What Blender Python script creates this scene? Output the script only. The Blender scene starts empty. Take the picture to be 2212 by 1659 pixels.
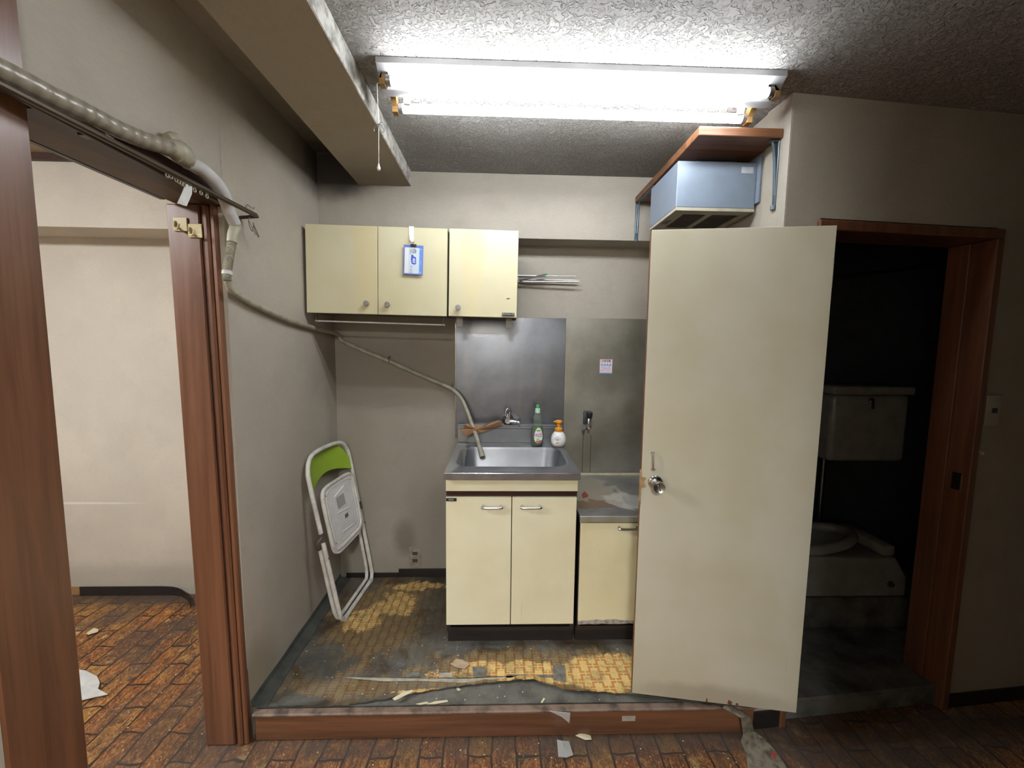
import bpy, bmesh, math, random
from mathutils import Vector, Matrix
random.seed(7)
C = bpy.context.scene.collection
PI = math.pi

# ---------------------------------------------------------------- camera, world, lights, exposure
CAM_F, CAM_PITCH, CAM_YAW, CAM_ROLL, CAM_H = 868.2, 0.09214, 0.03068, 0.01228, 1.48
def _axes():
    p, y, r = CAM_PITCH, CAM_YAW, CAM_ROLL
    f = Vector((math.sin(y)*math.cos(p), math.cos(y)*math.cos(p), -math.sin(p)))
    rt = Vector((math.cos(y), -math.sin(y), 0)); up = rt.cross(f)
    return rt*math.cos(r)+up*math.sin(r), up*math.cos(r)-rt*math.sin(r), f
_R, _U, _F = _axes()
def at(px, py, ax, val):
    """the point of the plane x, y or z = val that shows at this pixel of the photograph"""
    d = _F + _R*((px-1106)/CAM_F) - _U*((py-829.5)/CAM_F)
    o = Vector((0, 0, CAM_H)); i = 'xyz'.index(ax)
    return o + d*((val-o[i])/d[i])
cam_data = bpy.data.cameras.new('camera'); cam = bpy.data.objects.new('camera', cam_data); C.objects.link(cam)
cam_data.sensor_width = 36; cam_data.lens = 36*CAM_F/2212; cam_data.clip_start = 0.02
mw = Matrix((_R, _U, -_F)).transposed().to_4x4(); mw.translation = (0, 0, CAM_H)
cam.matrix_world = mw
bpy.context.scene.camera = cam
world = bpy.data.worlds.new('world'); bpy.context.scene.world = world; world.use_nodes = True
world.node_tree.nodes['Background'].inputs[0].default_value = (0.9, 0.95, 1.0, 1)
world.node_tree.nodes['Background'].inputs[1].default_value = 0.02
vs = bpy.context.scene.view_settings
vs.view_transform = 'Standard'; vs.look = 'None'; vs.gamma = 1; vs.use_curve_mapping = False
vs.exposure = 0.0
TUBE_POWER = 52.0       # fluorescent tubes over the kitchen
SIDE_ROOM_FILL_POWER = 130.0  # added unseen lamp that brightens the side room
HALL_FILL_POWER = 215.0        # added unseen fill lamp behind the camera
bpy.context.scene.cycles.max_bounces = 10
bpy.context.scene.cycles.diffuse_bounces = 6
bpy.context.scene.cycles.caustics_refractive = False
bpy.context.scene.cycles.caustics_reflective = False

# ---------------------------------------------------------------- node helpers
class NT:
    def __init__(s, name):
        s.m = bpy.data.materials.new(name); s.m.use_nodes = True
        s.t = s.m.node_tree; s.b = s.t.nodes['Principled BSDF']
        s.co = s.n('ShaderNodeTexCoord').outputs['Object']
    def n(s, typ, **kw):
        nd = s.t.nodes.new(typ)
        for k, v in kw.items(): setattr(nd, k, v)
        return nd
    def put(s, sock, v):
        if v is None: return
        if hasattr(v, 'is_output') or hasattr(v, 'links'): s.t.links.new(v, sock)
        else:
            if hasattr(sock.default_value, '__len__') and not hasattr(v, '__len__'): v = (v,)*len(sock.default_value)
            if hasattr(v, '__len__') and len(v) == 3 and len(sock.default_value) == 4: v = (*v, 1)
            sock.default_value = v
    def math(s, op, a, b=None, c=None, clamp=False):
        nd = s.n('ShaderNodeMath', operation=op, use_clamp=clamp)
        for i, v in enumerate((a, b, c)): s.put(nd.inputs[i], v)
        return nd.outputs[0]
    def vmath(s, op, a, b=None):
        nd = s.n('ShaderNodeVectorMath', operation=op)
        s.put(nd.inputs[0], a)
        if b is not None: s.put(nd.inputs[1], b)
        return nd.outputs['Value'] if op in ('LENGTH', 'DOT_PRODUCT', 'DISTANCE') else nd.outputs[0]
    def mix(s, f, a, b, mode='MIX'):
        nd = s.n('ShaderNodeMix', data_type='RGBA', blend_type=mode)
        s.put(nd.inputs[0], f); s.put(nd.inputs[6], a); s.put(nd.inputs[7], b)
        return nd.outputs[2]
    def noise(s, scale, detail=4, rough=.55, vec=None, dist=0, stretch=None):
        nd = s.n('ShaderNodeTexNoise'); v = vec if vec is not None else s.co
        if stretch: v = s.vmath('MULTIPLY', v, stretch)
        s.put(nd.inputs['Vector'], v); s.put(nd.inputs['Scale'], scale); s.put(nd.inputs['Detail'], detail)
        s.put(nd.inputs['Roughness'], rough); s.put(nd.inputs['Distortion'], dist)
        return nd.outputs[0]
    def voro(s, scale, vec=None, out='Distance', feature='F1', stretch=None):
        nd = s.n('ShaderNodeTexVoronoi', feature=feature); v = vec if vec is not None else s.co
        if stretch: v = s.vmath('MULTIPLY', v, stretch)
        s.put(nd.inputs['Vector'], v); s.put(nd.inputs['Scale'], scale)
        return nd.outputs[out]
    def ramp(s, v, a, b, lo=0., hi=1.):
        nd = s.n('ShaderNodeMapRange', clamp=True); nd.interpolation_type = 'SMOOTHSTEP'
        for i, x in enumerate((v, a, b, lo, hi)): s.put(nd.inputs[i], x)
        return nd.outputs[0]
    def sep(s, v):
        nd = s.n('ShaderNodeSeparateXYZ'); s.put(nd.inputs[0], v); return nd.outputs
    def comb(s, x, y, z):
        nd = s.n('ShaderNodeCombineXYZ')
        for i, v in enumerate((x, y, z)): s.put(nd.inputs[i], v)
        return nd.outputs[0]
    def bump(s, h, strength=.3, dist=.002):
        nd = s.n('ShaderNodeBump'); s.put(nd.inputs['Height'], h)
        nd.inputs['Strength'].default_value = strength; nd.inputs['Distance'].default_value = dist
        if s.b.inputs['Normal'].links: s.put(nd.inputs['Normal'], s.b.inputs['Normal'].links[0].from_socket)
        s.t.links.new(nd.outputs[0], s.b.inputs['Normal'])
    def blob(s, center, radii, edge=.35, amp=.5, scale=9, nz=None):
        """1 inside an uneven ellipsoid, 0 outside"""
        d = s.vmath('LENGTH', s.vmath('DIVIDE', s.vmath('SUBTRACT', s.co, center), radii))
        nz = nz if nz is not None else s.noise(scale, 4, .6)
        d = s.math('ADD', d, s.math('MULTIPLY', s.math('SUBTRACT', nz, .5), amp*2))
        return s.ramp(d, 1+edge/2, 1-edge/2)
    def done(s, col=None, rough=None, metal=None, **kw):
        s.put(s.b.inputs['Base Color'], col); s.put(s.b.inputs['Roughness'], rough); s.put(s.b.inputs['Metallic'], metal)
        for k, v in kw.items(): s.put(s.b.inputs[k.replace('_', ' ')], v)
        return s.m

def plain(name, col, rough=.5, metal=0., spot=.12, scale=14, bump=0, bscale=200, **kw):
    n = NT(name)
    c = n.mix(n.ramp(n.noise(scale, 5, .6), .35, .75), col, tuple(v*(1-spot*2) for v in col)) if spot else col
    if bump: n.bump(n.noise(bscale, 2), bump)
    return n.done(c, rough, metal, **kw)

def wallpaper(name, col, stains=()):
    n = NT(name)
    big = n.noise(1.6, 4, .6); mid = n.noise(7, 5, .65)
    c = n.mix(n.ramp(big, .35, .7), col, tuple(v*.86 for v in col))
    c = n.mix(n.ramp(mid, .5, .8, 0, .35), c, (col[0]*.72, col[1]*.70, col[2]*.64))
    wv = n.noise(55, 2, .5, stretch=(1, 1, 3.2)); c = n.mix(n.ramp(wv, .3, .7, 0, .16), c, tuple(v*.7 for v in col))
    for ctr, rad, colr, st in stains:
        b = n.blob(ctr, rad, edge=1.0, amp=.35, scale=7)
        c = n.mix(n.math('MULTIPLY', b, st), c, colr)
    n.bump(n.noise(150, 3, .6, stretch=(1, 1, 1.6)), .55, .0022)
    n.bump(n.voro(260), .25, .001)
    return n.done(c, .85)

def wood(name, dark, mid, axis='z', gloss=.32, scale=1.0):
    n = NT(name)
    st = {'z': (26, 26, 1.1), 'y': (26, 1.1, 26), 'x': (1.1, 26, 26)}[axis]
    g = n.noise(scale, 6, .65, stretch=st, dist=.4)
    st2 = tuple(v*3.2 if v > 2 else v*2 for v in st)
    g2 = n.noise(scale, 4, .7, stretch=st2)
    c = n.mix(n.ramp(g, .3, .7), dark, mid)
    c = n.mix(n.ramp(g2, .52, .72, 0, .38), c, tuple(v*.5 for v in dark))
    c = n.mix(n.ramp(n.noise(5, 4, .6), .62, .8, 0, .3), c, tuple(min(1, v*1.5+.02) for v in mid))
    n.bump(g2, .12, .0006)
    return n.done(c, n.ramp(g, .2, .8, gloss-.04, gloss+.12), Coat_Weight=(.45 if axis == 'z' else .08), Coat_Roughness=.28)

def emitter(name, col, st):
    n = NT(name); n.put(n.b.inputs['Emission Color'], col); n.put(n.b.inputs['Emission Strength'], st)
    return n.done((.9, .9, .9), .4)

# ---------------------------------------------------------------- materials
WCOL = (.40, .365, .31)
RECESS_SHADE = (.10, .085, .065)  # tone of the shade painted in the ceiling recess
WALL_STAINS_SHADE = [
    ((-.545, 2.28, .36), (.06, .3, .10), (.13, .115, .09), .55),
    ((-.42, 2.28, .50), (.12, .3, .30), (.24, .21, .165), .35),
    ((-.55, 2.28, 1.33), (.75, .3, .20), (.19, .16, .12), .42),  # grease soot, deepened to paint in the shadow under the wall cabinets
    ((-.92, 2.25, 1.0), (.2, .10, 1.2), (.26, .235, .19), .4),
    ((-.92, 2.0, .66), (.3, .30, .55), (.28, .25, .2), .3),
    ((-.92, 1.45, .18), (.2, .14, .16), (.21, .17, .09), .45),
    ((-.245, 2.28, .75), (.04, .2, .5), (.24, .21, .165), .3),
    ((-.92, 1.9, 2.35), (.3, .5, .12), (.10, .085, .065), .55),  # painted shade on the partition, up in the ceiling recess
    ((-.84, 2.15, 2.35), (.22, .2, .12), (.03, .025, .025), .85)]  # painted shade, near black at the back end of the recess
m_wall = wallpaper('dirty_wallpaper', WCOL, WALL_STAINS_SHADE)
m_wallL = wallpaper('dirty_side_wallpaper', (.51, .465, .395), WALL_STAINS_SHADE)
m_wall2 = wallpaper('pale_wallpaper', (.64, .585, .50), [((-2.2, 2.31, .08), (1.4, .2, .10), (.3, .28, .24), .45), ((-2.42, 2.31, .555), (.30, .1, .006), (.78, .75, .69), .7)])
m_wall3 = wallpaper('brown_tinted_wallpaper', (.43, .39, .32))
def _ceil():
    n = NT('stippled_ceiling')
    c = n.mix(n.ramp(n.noise(2.2, 4, .6), .35, .7), (.37, .36, .345), (.29, .28, .26))
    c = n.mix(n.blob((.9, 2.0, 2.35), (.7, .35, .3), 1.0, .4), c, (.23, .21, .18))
    st = n.noise(58, 3, .55, dist=1.3)
    pl = n.ramp(st, .47, .56)
    n.bump(pl, 1.0, .009)
    n.bump(n.noise(240, 2), .2, .001)
    c = n.mix(n.math('MULTIPLY', n.math('SUBTRACT', 1, pl), .34), c, (.22, .20, .19))
    return n.done(c, .8)
m_ceil = _ceil()
m_beam = wallpaper('beam_wallpaper', (.43, .385, .31), [((-.62, 2.1, 2.28), (.3, .15, .1), (.2, .17, .13), .4)])
m_beamside = plain('chipped_white_plaster', (.62, .60, .55), .8, spot=.35, scale=30, bump=.3)
m_woodZ = wood('red_brown_wood_upright', (.115, .046, .023), (.20, .084, .042), 'z')
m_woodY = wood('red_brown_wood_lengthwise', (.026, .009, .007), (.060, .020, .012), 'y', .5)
m_woodX = wood('red_brown_wood_crosswise', (.10, .043, .022), (.21, .092, .045), 'x')
m_woodSh = wood('shelf_wood', (.085, .034, .014), (.23, .098, .042), 'x', .45)
m_underlintel = plain('grey_brown_board', (.17, .135, .105), .6)
m_dark = plain('black_brown_vinyl_skirting', (.022, .018, .017), .45)
m_greystrip = plain('grey_rubber_strip', (.075, .078, .072), .6, spot=.25, bump=.1)
m_concrete = plain('bare_concrete', (.15, .145, .125), .85, spot=.35, scale=9, bump=.5, bscale=70)

def _brickfloor():
    n = NT('brick_print_vinyl')
    x, y, z = n.sep(n.co)[:3]
    vec = n.comb(y, x, 0)
    wob = n.noise(9, 2); vec = n.vmath('ADD', vec, n.vmath('MULTIPLY', n.comb(wob, n.noise(8, 2, vec=n.vmath('ADD', n.co, (5, 3, 1))), 0), (.045, .03, 0)))
    br = n.n('ShaderNodeTexBrick'); n.put(br.inputs['Vector'], vec)
    br.offset = .5; br.offset_frequency = 2
    n.put(br.inputs['Color1'], (0, 0, 0)); n.put(br.inputs['Color2'], (1, 1, 1)); n.put(br.inputs['Mortar'], (0, 0, 0))
    n.put(br.inputs['Scale'], 1.0); n.put(br.inputs['Mortar Size'], .0045); n.put(br.inputs['Mortar Smooth'], .3)
    n.put(br.inputs['Bias'], 0); n.put(br.inputs['Brick Width'], .225); n.put(br.inputs['Row Height'], .088)
    rnd = br.outputs['Color']; mort = br.outputs['Fac']
    cr = n.n('ShaderNodeValToRGB'); n.put(cr.inputs[0], rnd)
    e = cr.color_ramp.elements
    e[0].position = 0; e[0].color = (.10, .030, .010, 1); e[1].position = 1; e[1].color = (.34, .17, .045, 1)
    for p, c in ((.25, (.21, .055, .018, 1)), (.5, (.27, .085, .022, 1)), (.75, (.20, .075, .028, 1))):
        k = e.new(p); k.color = c
    off = n.vmath('ADD', n.co, n.comb(n.math('MULTIPLY', rnd, 3.1), n.math('MULTIPLY', rnd, 1.7), 0))
    streak = n.noise(1, 6, .72, vec=off, stretch=(30, 10, 1), dist=2.2)
    sw = n.noise(1, 5, .7, vec=off, stretch=(48, 24, 1), dist=4.5)
    c = n.mix(n.ramp(streak, .50, .62, 0, .9), cr.outputs[0], (.42, .185, .045))
    c = n.mix(n.ramp(streak, .48, .36, 0, .95), c, (.040, .013, .007))
    c = n.mix(n.ramp(sw, .56, .64, 0, .85), c, (.055, .018, .010))
    c = n.mix(n.ramp(sw, .47, .38, 0, .85), c, (.66, .40, .13))
    c = n.mix(n.ramp(n.noise(7, 5, .7, vec=off), .60, .66, 0, .7), c, (.62, .45, .17))
    c = n.mix(n.ramp(n.noise(19, 5, .75), .50, .64, 0, .6), c, (.045, .022, .014))
    c = n.mix(mort, c, (.022, .013, .009))
    gr = n.noise(3.2, 5, .65)
    # ground-in dirt: along the step, in front of the toilet, along the side room's wall and the passage between the posts
    d1 = n.ramp(n.math('ABSOLUTE', n.math('SUBTRACT', y, 1.40)), .19, .02)
    d1 = n.math('MULTIPLY', d1, n.ramp(x, -1.1, -.9))
    d2 = n.ramp(y, 2.14, 2.26)
    d3 = n.blob((-1.0, 1.45, 0), (.22, .38, .3), .9, .5)
    d4 = n.blob((1.35, 1.38, 0), (.6, .16, .3), .9, .4)
    d5 = n.math('MULTIPLY', n.ramp(n.math('ABSOLUTE', n.math('ADD', n.math('ADD', x, 1.22), n.math('MULTIPLY', n.math('SUBTRACT', y, 1.8), -.22))), .16, .02), .65)
    d = n.math('MAXIMUM', n.math('MAXIMUM', d1, d2), n.math('MAXIMUM', n.math('MAXIMUM', d3, d4), d5))
    d = n.math('MULTIPLY', d, n.ramp(gr, .25, .6, .55, 1))
    d = n.math('MAXIMUM', d, n.ramp(gr, .44, .66, 0, .75))
    c = n.mix(n.math('MULTIPLY', d, .88), c, (.066, .054, .046))
    n.bump(n.math('SUBTRACT', 1, mort), .4, .0015); n.bump(n.noise(80, 3), .25, .001)
    return n.done(c, n.ramp(gr, .3, .7, .38, .62), Specular_IOR_Level=.35)
m_brick = _brickfloor()

def _tilefloor():
    n = NT('patterned_kitchen_vinyl')
    x, y, z = n.sep(n.co)[:3]
    p = .0395
    X = n.math('DIVIDE', n.math('ADD', x, 5), p); Y = n.math('DIVIDE', n.math('ADD', y, 5), p)
    fx, fy = n.math('FLOOR', X), n.math('FLOOR', Y)
    u, v = n.math('SUBTRACT', X, fx), n.math('SUBTRACT', Y, fy)
    par = n.math('MODULO', n.math('ADD', fx, fy), 2)
    um = n.math('ADD', n.math('MULTIPLY', u, n.math('SUBTRACT', 1, n.math('MULTIPLY', par, 2))), par)
    def band(a, lo, hi): return n.math('MULTIPLY', n.math('GREATER_THAN', a, lo), n.math('LESS_THAN', a, hi))
    w, e = .12, .07
    o = n.math('MULTIPLY', band(um, .5-w, .5+w), band(v, e, 1-e))
    o = n.math('MAXIMUM', o, n.math('MULTIPLY', band(v, e, e+2*w), band(um, e, .5+w)))
    o = n.math('MAXIMUM', o, n.math('MULTIPLY', band(v, 1-e-2*w, 1-e), band(um, .5-w, 1-e)))
    base = n.mix(n.noise(40, 3), (.82, .60, .24), (.70, .50, .19))
    c = n.mix(n.math('MULTIPLY', o, .85), base, (.52, .20, .055))
    g = n.math('MAXIMUM', n.math('LESS_THAN', n.math('ABSOLUTE', n.math('SUBTRACT', u, .5)), .022), n.math('LESS_THAN', n.math('ABSOLUTE', n.math('SUBTRACT', v, .5)), .022))
    g = n.math('MULTIPLY', g, n.ramp(x, .36, .26))
    c = n.mix(n.math('MULTIPLY', g, .8), c, (.10, .07, .035))
    nz = n.noise(8, 8, .72, dist=.6)
    clear = None
    for ctr, rad, am in (((.16, 1.565, .12), (.36, .055, .4), 1.5), ((.45, 1.55, .12), (.15, .11, .4), 1.0), ((.30, 1.55, .12), (.30, .05, .4), .9), ((.62, 1.56, .12), (.16, .09, .4), 1.3),
                         ((-.55, 2.02, .12), (.10, .10, .4), 1.5), ((-.66, 1.90, .12), (.10, .07, .4), 1.7), ((-.25, 1.475, .12), (.14, .014, .4), 1.5), ((-.06, 1.60, .12), (.10, .03, .4), 1.4),
                         ((-.42, 2.18, .12), (.16, .04, .4), 1.7)):
        b = n.blob(ctr, rad, .25, am, nz=nz)
        clear = b if clear is None else n.math('MAXIMUM', clear, b)
    dn = n.noise(4.2, 8, .72, dist=.9)
    cr = n.n('ShaderNodeValToRGB'); n.put(cr.inputs[0], dn); el = cr.color_ramp.elements
    el[0].position = .36; el[0].color = (.040, .031, .022, 1); el[1].position = .66; el[1].color = (.150, .142, .120, 1)
    for ps, cc in ((.44, (.070, .055, .038, 1)), (.50, (.088, .086, .078, 1)), (.58, (.110, .106, .094, 1))):
        k = el.new(ps); k.color = cc
    dirt = n.mix(n.ramp(n.noise(13, 6, .75, dist=1), .5, .7, 0, .55), cr.outputs[0], (.055, .042, .028))
    through = n.mix(n.ramp(n.noise(3, 3, .6, vec=n.vmath('ADD', n.co, (7, 2, 0))), .4, .6, .93, 1.0), c, dirt)
    nh = n.noise(11, 7, .75, dist=.5)
    half = n.blob((-.60, 1.93, .12), (.22, .30, .4), .5, 1.3, nz=nh)
    half2 = n.blob((.25, 1.57, .12), (.58, .12, .4), .5, 1.3, nz=nh)
    half3 = n.blob((-.55, 1.50, .12), (.30, .05, .4), .5, 1.5, nz=nh)
    hz = n.math('MAXIMUM', n.math('MAXIMUM', n.math('MULTIPLY', half, .75), n.math('MULTIPLY', half2, .8)), n.math('MULTIPLY', half3, .5))
    dirty = n.mix(hz, through, n.mix(.72, c, (.085, .058, .034)))
    fade = n.mix(n.ramp(n.noise(18, 6, .75), .45, .62, .06, .55), c, (.26, .19, .09))
    c = n.mix(clear, dirty, fade)
    n.bump(n.noise(60, 4, .6), .35, .0015)
    return n.done(c, n.ramp(dn, .3, .7, .42, .7), Specular_IOR_Level=.35)
m_tile = _tilefloor()

def _steel(name, col, rough, stains=(), org=(0, 0, 0)):
    n = NT(name)
    br = n.noise(1, 4, .7, stretch=(6, 6, 160))
    c = n.mix(n.ramp(n.noise(3.5, 5, .6), .3, .75), col, tuple(v*.68 for v in col))
    c = n.mix(n.ramp(n.noise(1, 4, .6, stretch=(14, 14, 2)), .5, .8, 0, .25), c, (.30, .28, .24))
    r = n.ramp(n.noise(2.5, 2, .5), .3, .7, rough-.04, rough+.12); metal = 1.0
    for ctr, rad, colr, st in stains:
        b = n.math('MULTIPLY', n.blob(tuple(p-q for p, q in zip(ctr, org)), rad, .25, 1.3, nz=n.noise(10, 7, .72, dist=.8)), st)
        c = n.mix(b, c, colr); metal = n.math('SUBTRACT', metal, n.math('MULTIPLY', b, .8))
        r = n.math('ADD', r, n.math('MULTIPLY', b, .3))
    n.bump(br, .06, .0005); n.bump(n.noise(3, 2), .25, .006)
    return n.done(c, r, metal)
m_steelL = _steel('blue_grey_steel_sheet', (.24, .255, .295), .28)
m_steelR = _steel('grimy_brown_steel_sheet', (.40, .385, .335), .46)
m_sink = _steel('sink_steel', (.30, .31, .335), .42, [((-.22, 1.95, .94), (.045, .40, .2), (.33, .32, .28), .7), ((.05, 2.19, .94), (.4, .035, .2), (.36, .34, .29), .5)], (.0595, 1.68, .942))
m_stovetop = _steel('stained_counter_steel', (.50, .50, .51), .42, [((.45, 2.0, .74), (.17, .22, .2), (.34, .29, .20), .8), ((.46, 1.83, .74), (.14, .06, .2), (.19, .12, .07), .9),
                    ((.62, 1.88, .74), (.10, .10, .2), (.50, .48, .42), .6)], (.67, 1.70, .742))
m_chrome = plain('chrome', (.75, .75, .76), .12, 1, spot=.08)
m_dullchrome = plain('dull_chrome', (.36, .355, .35), .34, 1, spot=.15)
m_cream = None
def _cream(name, col, stains=()):
    n = NT(name)
    c = n.mix(n.ramp(n.noise(2.5, 4), .35, .7), col, (col[0]*.90, col[1]*.88, col[2]*.80))
    run = n.noise(1, 5, .7, stretch=(34, 34, 1.6))
    c = n.mix(n.ramp(run, .66, .76, 0, .35), c, (.36, .31, .20))
    for ctr, rad, colr, st in stains:
        c = n.mix(n.math('MULTIPLY', n.blob(ctr, rad, .8, .4), st), c, colr)
    c = n.mix(n.ramp(n.noise(160, 2), .74, .78, 0, .5), c, (.2, .16, .1))
    return n.done(c, .38, Specular_IOR_Level=.4)
m_cream = _cream('cream_laminate', (.82, .78, .575))
m_creamtop = _cream('yellowed_cream_laminate', (.64, .60, .42), [((-.05, 0, .3), (.055, 1, .3), (.64, .545, .29), .55)])
m_creamlow = _cream('worn_cream_laminate', (.78, .72, .48), [((-.17, 0, .05), (.5, .2, .035), (.32, .26, .19), .6)])
m_bare = plain('swollen_bare_chipboard', (.46, .42, .38), .9, spot=.3, scale=60, bump=.4)
m_carcass = plain('dark_cabinet_carcass', (.085, .075, .055), .6)
m_reveal = plain('dark_maroon_rail', (.040, .014, .012), .35)
m_toe = plain('dark_toe_board', (.024, .018, .017), .5)
m_knob = plain('grey_plastic_knob', (.27, .25, .225), .4)
m_door = _cream('pale_olive_door_skin', (.60, .575, .465), [((.3, 0, .02), (.25, 1, .05), (.28, .23, .16), .5)])
m_dooredge = plain('brown_door_edge', (.20, .075, .035), .5)
m_torn = plain('torn_tan_veneer', (.46, .30, .14), .75, spot=.25, scale=30)
m_hood = plain('blue_grey_enamel', (.185, .225, .285), .40, .0, spot=.05)
m_hoodrim = plain('beige_hood_rim', (.40, .37, .29), .5)
m_filter = plain('dark_hood_filter', (.085, .075, .062), .6, bump=.4)
m_bracket = plain('blue_grey_bracket', (.10, .135, .165), .35, .4)
m_white = plain('white_enamel', (.88, .87, .87), .35, spot=.06)
m_whitedirty = plain('scuffed_white_paint', (.80, .77, .71), .35, spot=.15, scale=18)
m_green = plain('lime_green_vinyl', (.33, .50, .035), .5, spot=.04)
m_rust = plain('greasy_grey_joint', (.20, .175, .15), .5, .5, spot=.3)
m_hose = plain('beige_grey_hose', (.42, .40, .31), .45, spot=.18, scale=30)
def _tape():
    n = NT('wrapped_vinyl_tape')
    wv = n.n('ShaderNodeTexWave', wave_type='BANDS', bands_direction='Y'); n.put(wv.inputs['Vector'], n.co); n.put(wv.inputs['Scale'], 11); n.put(wv.inputs['Distortion'], 4)
    c = n.mix(n.ramp(wv.outputs['Fac'], .2, .8, 0, .6), (.24, .21, .165), (.36, .33, .26))
    n.bump(wv.outputs['Fac'], .5, .002)
    return n.done(c, .3)
m_tape = _tape()
m_insul = plain('grey_white_insulation', (.60, .60, .60), .6, spot=.08)
m_rail = plain('tarnished_rail_metal', (.10, .075, .055), .35, .6)
m_runner = plain('yellowed_runner', (.42, .40, .31), .5)
m_gold = plain('yellowed_gold_plate', (.66, .57, .32), .28, .0, spot=.08)
m_wire = plain('thin_grey_wire', (.16, .15, .14), .4, .7)
m_cloth = plain('white_ribbon', (.72, .72, .70), .7)
m_black = plain('black_plastic', (.018, .018, .02), .35)
m_tube = emitter('lit_fluorescent_tube', (.92, .965, 1.0), TUBE_POWER)
m_tubeend = plain('tube_metal_end', (.45, .44, .46), .3, .8)
m_lampbody = plain('white_lamp_housing', (.36, .36, .37), .45, spot=.04)
m_socket = plain('amber_lamp_socket', (.33, .19, .06), .4)
m_starter = plain('starter_can', (.72, .72, .76), .3, .3)
m_blue = plain('blue_card_holder', (.14, .22, .66), .35)
m_paleblue = plain('pale_blue_paper', (.60, .70, .76), .6, spot=.03)
m_paper = plain('white_paper', (.76, .77, .80), .6, spot=.03)
m_ink = plain('dark_ink', (.03, .04, .06), .6, spot=0)
m_blueink = plain('blue_ink', (.05, .09, .60), .5, spot=0)
m_midblue = plain('light_blue_print', (.22, .42, .80), .5, spot=0)
m_pinkink = plain('magenta_print', (.70, .06, .33), .5, spot=0)
m_palepink = plain('pale_pink_print', (.80, .58, .62), .5, spot=0)
m_whiteink = plain('white_print', (.85, .86, .88), .5, spot=0)
m_limelabel = plain('lime_print', (.45, .72, .10), .5, spot=0)
m_greenink = plain('green_print', (.06, .35, .12), .5, spot=0)
m_orangeink = plain('orange_print', (.72, .26, .10), .5, spot=0)
m_orange = plain('orange_plastic', (.80, .33, .03), .35, spot=.04)
m_greencap = plain('green_nozzle', (.05, .52, .16), .35, spot=.03)
m_palecap = plain('pale_green_cap', (.55, .80, .62), .4, spot=.03)
def _glassy(name, col, rough=.05, tr=1.0, ior=1.35):
    n = NT(name); return n.done(col, rough, 0, Transmission_Weight=tr, IOR=ior)
m_clearbottle = _glassy('clear_bottle_plastic', (.80, .92, .82), .06, .85, 1.15)
m_greensoap = _glassy('green_detergent', (.45, .82, .22), .15, .25, 1.33)
m_paperbrown = plain('brown_kraft_paper', (.38, .215, .115), .8, spot=.15, scale=40, bump=.2)
m_plasticfilm = _glassy('clear_crinkled_plastic', (.8, .8, .76), .25, .55, 1.3)
m_chip = plain('cream_paint_flake', (.66, .60, .42), .7)
m_paperwhite = plain('crumpled_white_paper', (.62, .63, .62), .6, spot=.1, bump=.3, bscale=40)
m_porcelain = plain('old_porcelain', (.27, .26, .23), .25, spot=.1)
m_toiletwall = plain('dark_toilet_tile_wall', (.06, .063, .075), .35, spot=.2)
m_plate = plain('beige_switch_plate', (.46, .43, .36), .4, spot=.08)
m_outlet = plain('dirty_beige_outlet', (.36, .33, .26), .45, spot=.2, scale=40)
m_tapegrey = plain('old_grey_tape', (.20, .195, .17), .7, spot=.3, scale=30)
m_paletape = plain('pale_masking_tape', (.42, .39, .32), .7, spot=.2, scale=25)
m_slot = plain('dark_slot', (.02, .02, .022), .6, spot=0)

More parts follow.
